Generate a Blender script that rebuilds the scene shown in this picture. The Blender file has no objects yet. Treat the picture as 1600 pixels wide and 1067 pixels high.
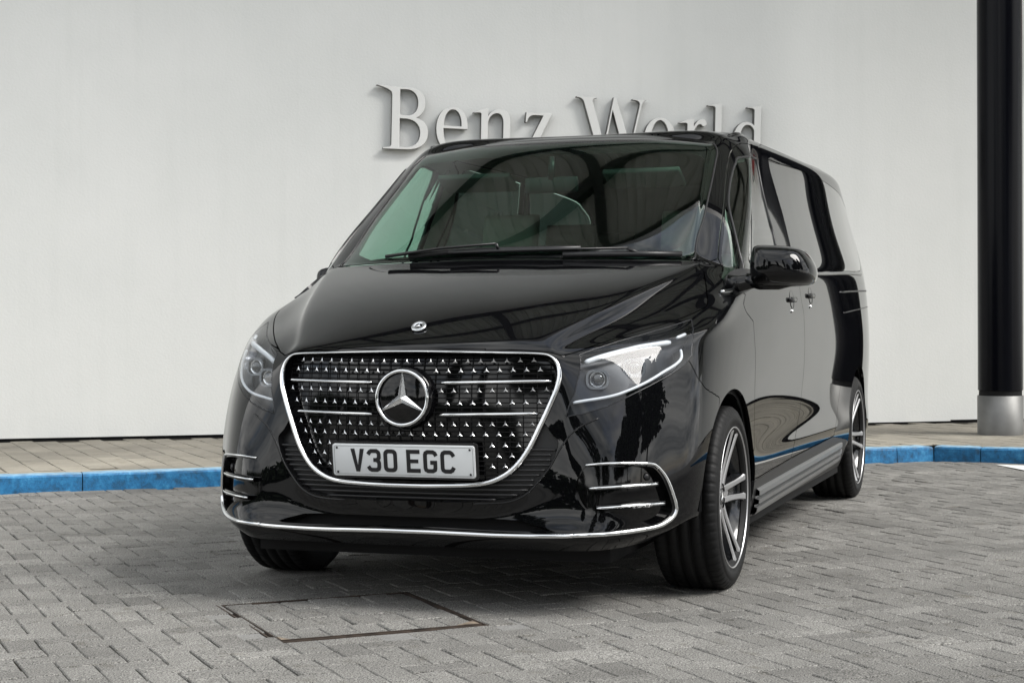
import bpy, math, random
import numpy as np
from mathutils import Matrix, Vector, noise

random.seed(7)
rng = np.random.default_rng(7)
R = math.radians
scene = bpy.context.scene
COL = scene.collection

# ------------------------------------------------------------------ camera
# metres; origin on the ground under the van's front axle, +x = van's nose, +y = van's left side
CAM = [6.25904, 2.23234, 0.98709, 3.47199, -0.01123, -0.00596, 2681.12354]
def set_camera():
    c = bpy.data.cameras.new('camera'); o = bpy.data.objects.new('camera', c); COL.objects.link(o)
    yaw, pitch, roll = CAM[3:6]
    cy, sy, cp, sp = math.cos(yaw), math.sin(yaw), math.cos(pitch), math.sin(pitch)
    fwd = np.array([cy*cp, sy*cp, sp]); right = np.array([sy, -cy, 0]); up = np.cross(right, fwd)
    a, b = math.cos(roll), math.sin(roll)
    r2 = a*right + b*up; u2 = -b*right + a*up
    o.matrix_world = Matrix([[r2[0], u2[0], -fwd[0], CAM[0]], [r2[1], u2[1], -fwd[1], CAM[1]],
                             [r2[2], u2[2], -fwd[2], CAM[2]], [0, 0, 0, 1]])
    c.sensor_width = 36; c.lens = 36*CAM[6]/1600; c.clip_start = .05; c.clip_end = 900
    scene.camera = o
set_camera()

# ------------------------------------------------------------------ sky and sun
SUN_EL, SUN_AZ = 46, 90           # azimuth measured from +x towards +y
w = bpy.data.worlds.new('World'); scene.world = w; w.use_nodes = True
nt = w.node_tree; nt.nodes.clear()
out = nt.nodes.new('ShaderNodeOutputWorld'); bg = nt.nodes.new('ShaderNodeBackground')
sky = nt.nodes.new('ShaderNodeTexSky'); sky.sky_type = 'NISHITA'; sky.sun_disc = False
sky.sun_elevation = R(SUN_EL); sky.sun_rotation = R(90-SUN_AZ); sky.dust_density = 3; sky.ozone_density = 1.5
bg.inputs['Strength'].default_value = .088
tc = nt.nodes.new('ShaderNodeTexCoord')
mp = nt.nodes.new('ShaderNodeMapping'); mp.inputs['Scale'].default_value = (1, 1, 2.6)
n1 = nt.nodes.new('ShaderNodeTexNoise'); n1.inputs['Scale'].default_value = 2.3; n1.inputs['Detail'].default_value = 9; n1.inputs['Roughness'].default_value = .6; n1.inputs['Distortion'].default_value = .35
cr = nt.nodes.new('ShaderNodeValToRGB')
cr.color_ramp.elements[0].position = .30; cr.color_ramp.elements[0].color = (.30, .30, .30, 1)
cr.color_ramp.elements[1].position = .50; cr.color_ramp.elements[1].color = (1, 1, 1, 1)
n2 = nt.nodes.new('ShaderNodeTexNoise'); n2.inputs['Scale'].default_value = 3.4; n2.inputs['Detail'].default_value = 8; n2.inputs['Roughness'].default_value = .62
c2 = nt.nodes.new('ShaderNodeValToRGB')
c2.color_ramp.elements[0].position = .34; c2.color_ramp.elements[0].color = (1.75, 1.95, 2.2, 1)
c2.color_ramp.elements[1].position = .70; c2.color_ramp.elements[1].color = (8.7, 8.65, 8.4, 1)
mx = nt.nodes.new('ShaderNodeMixRGB')
L = nt.links.new
L(tc.outputs['Generated'], mp.inputs[0]); L(mp.outputs[0], n1.inputs['Vector']); L(mp.outputs[0], n2.inputs['Vector'])
L(n1.outputs[0], cr.inputs[0]); L(n2.outputs[0], c2.inputs[0]); L(cr.outputs[0], mx.inputs[0])
L(sky.outputs[0], mx.inputs[1]); L(c2.outputs[0], mx.inputs[2]); L(mx.outputs[0], bg.inputs[0]); L(bg.outputs[0], out.inputs[0])

sd = bpy.data.lights.new('sun', 'SUN'); sd.energy = 1.4; sd.angle = R(32); sd.color = (1, .97, .93)
so = bpy.data.objects.new('sun', sd); COL.objects.link(so)
so.rotation_euler = Vector((math.cos(R(SUN_AZ))*math.cos(R(SUN_EL)), math.sin(R(SUN_AZ))*math.cos(R(SUN_EL)), math.sin(R(SUN_EL)))).to_track_quat('Z', 'Y').to_euler()

vs = scene.view_settings
vs.view_transform = 'Standard'; vs.look = 'None'; vs.exposure = 1.78; vs.gamma = 1; vs.use_curve_mapping = False
scene.cycles.max_bounces = 8; scene.cycles.transparent_max_bounces = 16; scene.cycles.caustics_reflective = False; scene.cycles.caustics_refractive = False

# ------------------------------------------------------------------ helpers
def tag(o, label=None, cat=None, group=None, kind=None):
    if label: o['label'] = label
    if cat: o['category'] = cat
    if group: o['group'] = group
    if kind: o['kind'] = kind
    return o
def empty(name, loc=(0, 0, 0)):
    o = bpy.data.objects.new(name, None); o.location = loc; o.empty_display_size = .2; COL.objects.link(o); return o
def link(name, me, parent=None):
    o = bpy.data.objects.new(name, me); COL.objects.link(o)
    if parent: o.parent = parent
    return o

class MB:
    """collects vertices and faces of one mesh"""
    def __init__(s): s.v = []; s.f = []; s.sm = []; s.mi = []
    def add(s, vs, fs, smooth=False, mi=0):
        b = len(s.v); s.v += [tuple(map(float, x)) for x in vs]; s.f += [tuple(b+i for i in q) for q in fs]
        s.sm += [smooth]*len(fs); s.mi += [mi]*len(fs); return s
    def box(s, a, b, mi=0, M=None):
        (x0, y0, z0), (x1, y1, z1) = a, b
        vs = [(x, y, z) for z in (z0, z1) for y in (y0, y1) for x in (x0, x1)]
        if M is not None: vs = [tuple(M @ Vector(q)) for q in vs]
        return s.add(vs, [(0, 2, 3, 1), (4, 5, 7, 6), (0, 1, 5, 4), (2, 6, 7, 3), (0, 4, 6, 2), (1, 3, 7, 5)], mi=mi)
    def cbox(s, a, b, c=.004, M=None, smooth=False, mi=0):
        """box with chamfered vertical-side top/bottom edges: stack of rounded rects"""
        (x0, y0, z0), (x1, y1, z1) = a, b
        c = min(c, (x1-x0)*.45, (y1-y0)*.45, (z1-z0)*.45)
        def ring(i, z, k):
            i += 0; cc = c*k
            X0, X1, Y0, Y1 = x0+i, x1-i, y0+i, y1-i
            return [(X0+cc, Y0, z), (X1-cc, Y0, z), (X1, Y0+cc, z), (X1, Y1-cc, z), (X1-cc, Y1, z), (X0+cc, Y1, z), (X0, Y1-cc, z), (X0, Y0+cc, z)]
        rs = [ring(c, z0, .6), ring(0, z0+c, 1), ring(0, z1-c, 1), ring(c, z1, .6)]
        vs = sum(rs, [])
        if M is not None: vs = [tuple(M @ Vector(q)) for q in vs]
        fs = [tuple(range(7, -1, -1)), tuple(24+i for i in range(8))]
        for k in range(3):
            for i in range(8): j = (i+1) % 8; fs.append((k*8+i, k*8+j, k*8+8+j, k*8+8+i))
        return s.add(vs, fs, smooth, mi)
    def tube(s, pts, r, n=10, closed=False, flat=1.0, mi=0, upv=None, caps=True):
        """round (or flattened) tube along a polyline; r may be a list"""
        P = [Vector(q) for q in pts]; m = len(P)
        rr = r if isinstance(r, (list, tuple, np.ndarray)) else [r]*m
        vs = []
        prev = None
        for i, q in enumerate(P):
            if closed: t = (P[(i+1) % m]-P[i-1])
            else: t = P[min(i+1, m-1)]-P[max(i-1, 0)]
            t.normalize()
            ref = Vector(upv[i]) if upv is not None and not isinstance(upv, Vector) else (upv or (prev or Vector((0, 0, 1))))
            a = ref - t*ref.dot(t)
            if a.length < 1e-4: a = Vector((1, 0, 0)) - t*t.x
            a.normalize(); b = t.cross(a); prev = a
            for k in range(n):
                an = 2*math.pi*k/n
                vs.append(q + (a*math.cos(an)*flat + b*math.sin(an))*rr[i])
        fs = []
        for i in range(m if closed else m-1):
            j = (i+1) % m
            for k in range(n):
                l = (k+1) % n; fs.append((i*n+k, i*n+l, j*n+l, j*n+k))
        if not closed and caps: fs += [tuple(range(n-1, -1, -1)), tuple((m-1)*n+k for k in range(n))]
        return s.add(vs, fs, True, mi)
    def lathe(s, prof, n=48, M=None, smooth=True, mi=0, arc=None):
        """profile of (radius, height) revolved about local z"""
        vs = []; full = arc is None; a0, a1 = arc or (0, 2*math.pi)
        cnt = n if full else n+1
        for i in range(cnt):
            a = a0+(a1-a0)*i/n
            for (r, z) in prof:
                q = Vector((r*math.cos(a), r*math.sin(a), z)); vs.append(M @ q if M is not None else q)
        m = len(prof); fs = []
        for i in range(n):
            j = (i+1) % cnt
            for k in range(m-1): fs.append((i*m+k, j*m+k, j*m+k+1, i*m+k+1))
        return s.add(vs, fs, smooth, mi)
    def prism(s, poly, h0, h1, M, mi=0):
        n = len(poly)
        vs = [M @ Vector((x, y, h0)) for x, y in poly]+[M @ Vector((x, y, h1)) for x, y in poly]
        fs = [tuple(range(n-1, -1, -1)), tuple(range(n, 2*n))]+[(i, (i+1) % n, n+(i+1) % n, n+i) for i in range(n)]
        return s.add(vs, fs, False, mi)
    def build(s, name, mats, parent=None):
        me = bpy.data.meshes.new(name); me.from_pydata(s.v, [], s.f)
        for m in (mats if isinstance(mats, (list, tuple)) else [mats]): me.materials.append(m)
        me.polygons.foreach_set('use_smooth', s.sm); me.polygons.foreach_set('material_index', s.mi); me.update()
        return link(name, me, parent)

def bevel(o, w=.004, seg=2, ang=35):
    m = o.modifiers.new('bevel', 'BEVEL'); m.width = w; m.segments = seg; m.limit_method = 'ANGLE'; m.angle_limit = R(ang); m.harden_normals = False
    for p in o.data.polygons: p.use_smooth = True
    return o
def subsurf(o, n=2):
    m = o.modifiers.new('subsurf', 'SUBSURF'); m.levels = n; m.render_levels = n
    for p in o.data.polygons: p.use_smooth = True
    return o

# ------------------------------------------------------------------ materials
def mat(name, col=(.5, .5, .5), rough=.5, metal=0, coat=0, spec=.5, ior=1.5, bump=None, vary=None, vscale=3, emis=None, coat_rough=.02):
    m = bpy.data.materials.new(name); m.use_nodes = True; n = m.node_tree.nodes; b = n['Principled BSDF']; l = m.node_tree.links.new
    b.inputs['Base Color'].default_value = (*col, 1); b.inputs['Roughness'].default_value = rough; b.inputs['Metallic'].default_value = metal
    b.inputs['Coat Weight'].default_value = coat; b.inputs['Coat Roughness'].default_value = coat_rough; b.inputs['IOR'].default_value = ior; b.inputs['Specular IOR Level'].default_value = spec
    if vary:
        t = n.new('ShaderNodeTexCoord'); x = n.new('ShaderNodeTexNoise'); x.inputs['Scale'].default_value = vscale; x.inputs['Detail'].default_value = 6
        r = n.new('ShaderNodeValToRGB'); r.color_ramp.elements[0].position = .3; r.color_ramp.elements[1].position = .7
        r.color_ramp.elements[0].color = (*[c*(1-vary) for c in col], 1); r.color_ramp.elements[1].color = (*[min(1, c*(1+vary)) for c in col], 1)
        l(t.outputs['Object'], x.inputs['Vector']); l(x.outputs[0], r.inputs[0]); l(r.outputs[0], b.inputs['Base Color'])
    if bump:
        s, d = bump
        t = n.new('ShaderNodeTexCoord'); x = n.new('ShaderNodeTexNoise'); x.inputs['Scale'].default_value = s; x.inputs['Detail'].default_value = 5
        u = n.new('ShaderNodeBump'); u.inputs['Strength'].default_value = d; u.inputs['Distance'].default_value = .002
        l(t.outputs['Object'], x.inputs['Vector']); l(x.outputs[0], u.inputs['Height']); l(u.outputs[0], b.inputs['Normal'])
    return m
def glass(name, tint=(.8, .9, .85), ior=1.5, rough=0, gloss=1.0, boost=1.0):
    """thin pane: tinted see-through plus Fresnel reflection"""
    m = bpy.data.materials.new(name); m.use_nodes = True; n = m.node_tree.nodes; n.clear(); l = m.node_tree.links.new
    o = n.new('ShaderNodeOutputMaterial'); x = n.new('ShaderNodeMixShader'); t = n.new('ShaderNodeBsdfTransparent'); g = n.new('ShaderNodeBsdfGlossy'); f = n.new('ShaderNodeFresnel')
    t.inputs[0].default_value = (*tint, 1); g.inputs[0].default_value = (gloss, gloss, gloss, 1); g.inputs['Roughness'].default_value = rough; f.inputs[0].default_value = ior
    mm = n.new('ShaderNodeMath'); mm.operation = 'MULTIPLY'; mm.use_clamp = True; mm.inputs[1].default_value = boost
    ge = n.new('ShaderNodeNewGeometry'); mr = n.new('ShaderNodeMapRange'); mr.inputs[3].default_value = ior; mr.inputs[4].default_value = 1/ior
    l(ge.outputs['Backfacing'], mr.inputs[0]); l(mr.outputs[0], f.inputs[0])
    l(f.outputs[0], mm.inputs[0]); l(mm.outputs[0], x.inputs[0]); l(t.outputs[0], x.inputs[1]); l(g.outputs[0], x.inputs[2]); l(x.outputs[0], o.inputs[0])
    return m
M = {}
M['paint'] = mat('black_gloss_paint', (.0022, .0023, .0028), .015, ior=1.43)
M['gloss_black'] = mat('gloss_black_plastic', (.0025, .0025, .003), .06, ior=1.45)
M['satin_black'] = mat('satin_black_plastic', (.010, .010, .011), .38)
M['matte_black'] = mat('matte_black', (.006, .006, .0065), .7, spec=.2)
M['rubber'] = mat('tyre_rubber', (.0065, .0066, .007), .6, spec=.25, bump=(260, .25), vary=.25, vscale=9)
M['chrome'] = mat('chrome', (.80, .81, .82), .06, metal=1)
M['satin_chrome'] = mat('satin_chrome', (.86, .87, .88), .27, metal=1)
M['satin_metal'] = mat('satin_aluminium', (.42, .43, .43), .28, metal=1)
M['step_metal'] = mat('running_board_aluminium', (.32, .325, .33), .36, metal=.9)
M['machined'] = mat('machined_alloy', (.56, .56, .57), .36, metal=.9)
M['wheel_dark'] = mat('dark_wheel_lacquer', (.01, .0105, .012), .18, coat=.6)
M['disc'] = mat('brake_disc_iron', (.25, .24, .23), .4, metal=1, bump=(300, .2))
M['screen_glass'] = glass('windscreen_glass', (.46, .70, .59), 1.52, boost=1.3)
M['side_glass'] = glass('side_window_glass', (.62, .80, .72), 1.52, boost=1.4)
M['privacy_glass'] = glass('privacy_glass', (.06, .07, .068), 1.52, boost=1.35)
M['lamp_glass'] = glass('headlamp_lens', (.90, .92, .94), 1.45, boost=.9)
M['lamp_house'] = mat('headlamp_reflector', (.014, .015, .018), .3, metal=.4)
M['lamp_step'] = mat('headlamp_chrome_trim', (.26, .27, .29), .25, metal=.9)
M['lamp_dark'] = mat('headlamp_bezel', (.02, .021, .024), .25)
M['lamp_lens'] = glass('projector_lens', (.45, .48, .52), 1.6, boost=2.2)
M['light_guide'] = mat('frosted_light_guide', (.66, .68, .70), .25)
M['plate'] = mat('number_plate_white', (.62, .64, .65), .3, coat=.3)
M['ink'] = mat('number_plate_black', (.008, .008, .01), .4)
M['leather'] = mat('quilted_leather', (.21, .19, .17), .55, bump=(60, .3))
M['dash'] = mat('dashboard_plastic', (.012, .012, .012), .6)
M['headliner'] = mat('headliner_fabric', (.50, .50, .47), .9)
M['visor'] = mat('visor_fabric', (.10, .10, .095), .9)
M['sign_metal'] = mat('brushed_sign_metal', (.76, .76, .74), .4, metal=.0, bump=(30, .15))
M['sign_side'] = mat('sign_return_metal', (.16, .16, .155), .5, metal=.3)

# ------------------------------------------------------------------ body surface (half, y >= 0)
NET = [[(0.8,0.0,0.221),(0.852,0.0,0.27),(0.845,0.0,0.33),(0.875,0.0,0.44),(0.888,0.0,0.58),(0.886,0.0,0.74),(0.862,0.0,0.87),(0.8,0.0,0.935),(0.55,0.0,1.055),(0.25,0.0,1.15),(-0.04,0.0,1.225),(-0.12,0.0,1.275),(-0.42,0.0,1.47),(-0.7,0.0,1.655),(-0.9,0.0,1.775),(-1.0,0.0,1.784),(-1.05,0.0,1.802),(-1.1,0.0,1.812)],[(0.79,0.24,0.221),(0.848,0.24,0.27),(0.838,0.24,0.33),(0.858,0.24,0.44),(0.862,0.24,0.58),(0.86,0.24,0.74),(0.838,0.24,0.87),(0.778,0.24,0.932),(0.535,0.26,1.05),(0.23,0.3,1.145),(-0.06,0.34,1.22),(-0.14,0.34,1.27),(-0.43,0.325,1.466),(-0.71,0.31,1.65),(-0.91,0.3,1.77),(-1.01,0.29,1.781),(-1.06,0.17,1.804),(-1.11,0.0,1.813)],[(0.785,0.42,0.221),(0.842,0.42,0.27),(0.825,0.42,0.33),(0.822,0.42,0.44),(0.815,0.41,0.58),(0.806,0.405,0.74),(0.79,0.4,0.87),(0.742,0.38,0.927),(0.51,0.42,1.038),(0.2,0.49,1.137),(-0.13,0.58,1.217),(-0.19,0.58,1.26),(-0.46,0.53,1.455),(-0.74,0.495,1.637),(-0.93,0.475,1.757),(-1.03,0.46,1.772),(-1.08,0.28,1.806),(-1.13,0.0,1.815)],[(0.775,0.54,0.221),(0.828,0.55,0.27),(0.808,0.54,0.33),(0.802,0.54,0.44),(0.79,0.53,0.58),(0.772,0.51,0.74),(0.752,0.495,0.87),(0.705,0.475,0.918),(0.47,0.563,1.02),(0.14,0.67,1.123),(-0.21,0.763,1.213),(-0.275,0.722,1.25),(-0.51,0.693,1.435),(-0.76,0.662,1.61),(-0.945,0.64,1.735),(-1.045,0.6,1.759),(-1.1,0.36,1.806),(-1.15,0.0,1.817)],[(0.77,0.57,0.221),(0.822,0.58,0.27),(0.802,0.575,0.33),(0.796,0.575,0.44),(0.78,0.57,0.58),(0.755,0.56,0.74),(0.725,0.545,0.862),(0.682,0.512,0.905),(0.447,0.6,1.0),(0.12,0.698,1.105),(-0.223,0.785,1.208),(-0.285,0.745,1.24),(-0.52,0.715,1.425),(-0.77,0.682,1.6),(-0.96,0.658,1.73),(-1.06,0.612,1.766),(-1.105,0.37,1.807),(-1.155,0.0,1.818)],[(0.74,0.658,0.223),(0.79,0.678,0.27),(0.776,0.673,0.33),(0.768,0.685,0.44),(0.745,0.675,0.58),(0.698,0.665,0.74),(0.645,0.66,0.86),(0.585,0.65,0.918),(0.36,0.7,0.985),(0.07,0.777,1.078),(-0.262,0.833,1.19),(-0.315,0.818,1.225),(-0.55,0.785,1.41),(-0.8,0.745,1.585),(-0.99,0.713,1.722),(-1.085,0.64,1.796),(-1.115,0.38,1.811),(-1.17,0.0,1.819)],[(0.63,0.75,0.235),(0.68,0.775,0.27),(0.69,0.782,0.33),(0.69,0.782,0.44),(0.672,0.773,0.58),(0.615,0.775,0.74),(0.545,0.772,0.86),(0.475,0.781,0.925),(0.27,0.827,0.98),(0.02,0.863,1.065),(-0.34,0.888,1.165),(-0.4,0.886,1.215),(-0.66,0.862,1.41),(-0.9,0.82,1.59),(-1.08,0.766,1.718),(-1.12,0.657,1.809),(-1.14,0.4,1.825),(-1.19,0.0,1.826)],[(0.5,0.82,0.255),(0.545,0.857,0.283),(0.552,0.866,0.33),(0.553,0.868,0.44),(0.535,0.866,0.58),(0.475,0.868,0.74),(0.41,0.86,0.86),(0.335,0.868,0.925),(0.18,0.892,0.985),(-0.03,0.904,1.06),(-0.43,0.91,1.155),(-0.52,0.904,1.225),(-0.79,0.872,1.432),(-1.03,0.828,1.625),(-1.17,0.78,1.74),(-1.18,0.665,1.812),(-1.2,0.4,1.83),(-1.24,0.0,1.831)],[(0.41,0.862,0.295),(0.43,0.906,0.31),(0.435,0.918,0.34),(0.435,0.926,0.44),(0.42,0.927,0.58),(0.355,0.925,0.74),(0.29,0.913,0.86),(0.22,0.91,0.93),(0.09,0.9346,0.99),(-0.11,0.9297,1.065),(-0.54,0.9246,1.165),(-0.63,0.8955,1.235),(-0.9,0.8387,1.452),(-1.13,0.7883,1.65),(-1.26,0.7598,1.764),(-1.25,0.715,1.817),(-1.28,0.4,1.835),(-1.32,0.0,1.836)],[(0.12,0.925,0.215),(0.12,0.945,0.28),(0.12,0.953,0.35),(0.12,0.957,0.44),(0.1,0.959,0.58),(0.06,0.956,0.74),(0.02,0.948,0.87),(-0.03,0.94,0.95),(-0.12,0.9379,1.01),(-0.3,0.9324,1.085),(-0.72,0.9267,1.18),(-0.8,0.8973,1.243),(-1.06,0.839,1.457),(-1.27,0.7887,1.653),(-1.4,0.7595,1.769),(-1.37,0.698,1.817),(-1.4,0.4,1.84),(-1.45,0.0,1.841)],[(-0.42,0.915,0.212),(-0.42,0.938,0.28),(-0.42,0.953,0.35),(-0.42,0.959,0.44),(-0.42,0.953,0.54),(-0.43,0.961,0.74),(-0.45,0.96,0.87),(-0.48,0.955,0.965),(-0.55,0.9435,1.04),(-0.7,0.9371,1.115),(-0.95,0.9295,1.195),(-1.0,0.9,1.25),(-1.2,0.8398,1.462),(-1.4,0.7896,1.655),(-1.52,0.7597,1.773),(-1.57,0.698,1.822),(-1.6,0.4,1.863),(-1.65,0.0,1.856)],[(-1.2,0.905,0.21),(-1.2,0.932,0.28),(-1.2,0.95,0.35),(-1.2,0.957,0.44),(-1.2,0.949,0.54),(-1.2,0.96,0.74),(-1.2,0.962,0.87),(-1.2,0.958,0.97),(-1.2,0.9495,1.055),(-1.2667,0.942,1.135),(-1.3333,0.9324,1.205),(-1.4,0.9028,1.255),(-1.4667,0.8396,1.47),(-1.5333,0.7885,1.663),(-1.6,0.7587,1.779),(-1.6667,0.6991,1.815),(-1.7333,0.4,1.871),(-1.8,0.0,1.871)],[(-2.0,0.905,0.21),(-2.0,0.932,0.28),(-2.0,0.95,0.35),(-2.0,0.957,0.44),(-2.0,0.949,0.54),(-2.0,0.96,0.74),(-2.0,0.962,0.87),(-2.0,0.958,0.97),(-2.0,0.9529,1.062),(-2.0333,0.9449,1.142),(-2.0667,0.9349,1.212),(-2.1,0.907,1.262),(-2.1333,0.8445,1.477),(-2.1667,0.7953,1.67),(-2.2,0.7669,1.786),(-2.2333,0.708,1.822),(-2.2667,0.4,1.878),(-2.3,0.0,1.878)],[(-2.7,0.905,0.21),(-2.7,0.932,0.28),(-2.7,0.95,0.35),(-2.7,0.957,0.44),(-2.7,0.949,0.54),(-2.7,0.96,0.74),(-2.7,0.962,0.87),(-2.7,0.958,0.97),(-2.7,0.9521,1.072),(-2.7133,0.9441,1.152),(-2.7267,0.934,1.222),(-2.74,0.9118,1.272),(-2.7533,0.854,1.48),(-2.7667,0.8081,1.673),(-2.78,0.781,1.789),(-2.7933,0.7168,1.825),(-2.8067,0.4,1.881),(-2.82,0.0,1.881)],[(-3.15,0.905,0.21),(-3.15,0.932,0.28),(-3.15,0.95,0.35),(-3.15,0.957,0.44),(-3.15,0.949,0.54),(-3.15,0.96,0.74),(-3.15,0.962,0.87),(-3.15,0.958,0.97),(-3.15,0.9498,1.08),(-3.15,0.9418,1.16),(-3.15,0.9318,1.23),(-3.15,0.9128,1.28),(-3.15,0.8586,1.477),(-3.15,0.8145,1.67),(-3.15,0.788,1.786),(-3.15,0.7225,1.83),(-3.15,0.4,1.878),(-3.15,0.0,1.89)],[(-3.6,0.905,0.21),(-3.6,0.932,0.28),(-3.6,0.95,0.35),(-3.6,0.957,0.44),(-3.6,0.949,0.54),(-3.6,0.96,0.74),(-3.6,0.962,0.87),(-3.6,0.958,0.97),(-3.6,0.9461,1.084),(-3.5967,0.9382,1.164),(-3.5933,0.9282,1.234),(-3.59,0.9102,1.284),(-3.5867,0.8588,1.47),(-3.5833,0.8154,1.663),(-3.58,0.7893,1.779),(-3.5767,0.728,1.837),(-3.5733,0.4,1.871),(-3.57,0.0,1.883)],[(-4.02,0.883,0.21),(-4.02,0.91,0.28),(-4.02,0.928,0.35),(-4.02,0.935,0.44),(-4.02,0.927,0.54),(-4.02,0.938,0.74),(-4.02,0.94,0.87),(-4.02,0.936,0.97),(-4.02,0.9294,1.086),(-4.0111,0.9215,1.166),(-4.0022,0.9116,1.236),(-3.9933,0.8937,1.286),(-3.9844,0.846,1.454),(-3.9756,0.8026,1.647),(-3.9667,0.7767,1.763),(-3.9578,0.712,1.827),(-3.9489,0.392,1.855),(-3.94,0.0,1.867)],[(-4.32,0.82,0.23),(-4.34,0.85,0.29),(-4.345,0.865,0.35),(-4.35,0.873,0.44),(-4.355,0.875,0.56),(-4.36,0.88,0.74),(-4.36,0.88,0.87),(-4.355,0.878,0.97),(-4.35,0.873,1.06),(-4.34,0.866,1.15),(-4.33,0.855,1.23),(-4.32,0.86,1.285),(-4.28,0.821,1.46),(-4.22,0.783,1.62),(-4.16,0.74,1.735),(-4.1,0.68,1.808),(-4.05,0.38,1.835),(-4.0,0.0,1.845)],[(-4.42,0.72,0.235),(-4.45,0.74,0.29),(-4.455,0.75,0.35),(-4.46,0.76,0.44),(-4.46,0.765,0.56),(-4.46,0.77,0.74),(-4.46,0.77,0.87),(-4.455,0.77,0.97),(-4.45,0.77,1.06),(-4.44,0.765,1.15),(-4.43,0.755,1.23),(-4.42,0.745,1.285),(-4.38,0.706,1.46),(-4.33,0.668,1.62),(-4.28,0.635,1.735),(-4.2,0.59,1.795),(-4.12,0.33,1.83),(-4.06,0.0,1.84)],[(-4.45,0.4,0.235),(-4.48,0.4,0.29),(-4.485,0.4,0.35),(-4.49,0.4,0.44),(-4.49,0.4,0.56),(-4.49,0.4,0.74),(-4.49,0.4,0.87),(-4.485,0.4,0.97),(-4.48,0.4,1.06),(-4.47,0.4,1.15),(-4.46,0.4,1.23),(-4.45,0.4,1.285),(-4.41,0.406,1.46),(-4.36,0.388,1.62),(-4.31,0.375,1.735),(-4.24,0.35,1.79),(-4.16,0.2,1.82),(-4.1,0.0,1.832)],[(-4.46,0.0,0.235),(-4.49,0.0,0.29),(-4.495,0.0,0.35),(-4.5,0.0,0.44),(-4.5,0.0,0.56),(-4.5,0.0,0.74),(-4.5,0.0,0.87),(-4.495,0.0,0.97),(-4.49,0.0,1.06),(-4.48,0.0,1.15),(-4.47,0.0,1.23),(-4.46,0.0,1.285),(-4.42,0.006,1.46),(-4.37,0.008,1.62),(-4.32,0.015,1.735),(-4.26,0.03,1.785),(-4.18,0.0,1.81),(-4.12,0.0,1.825)]]
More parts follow.
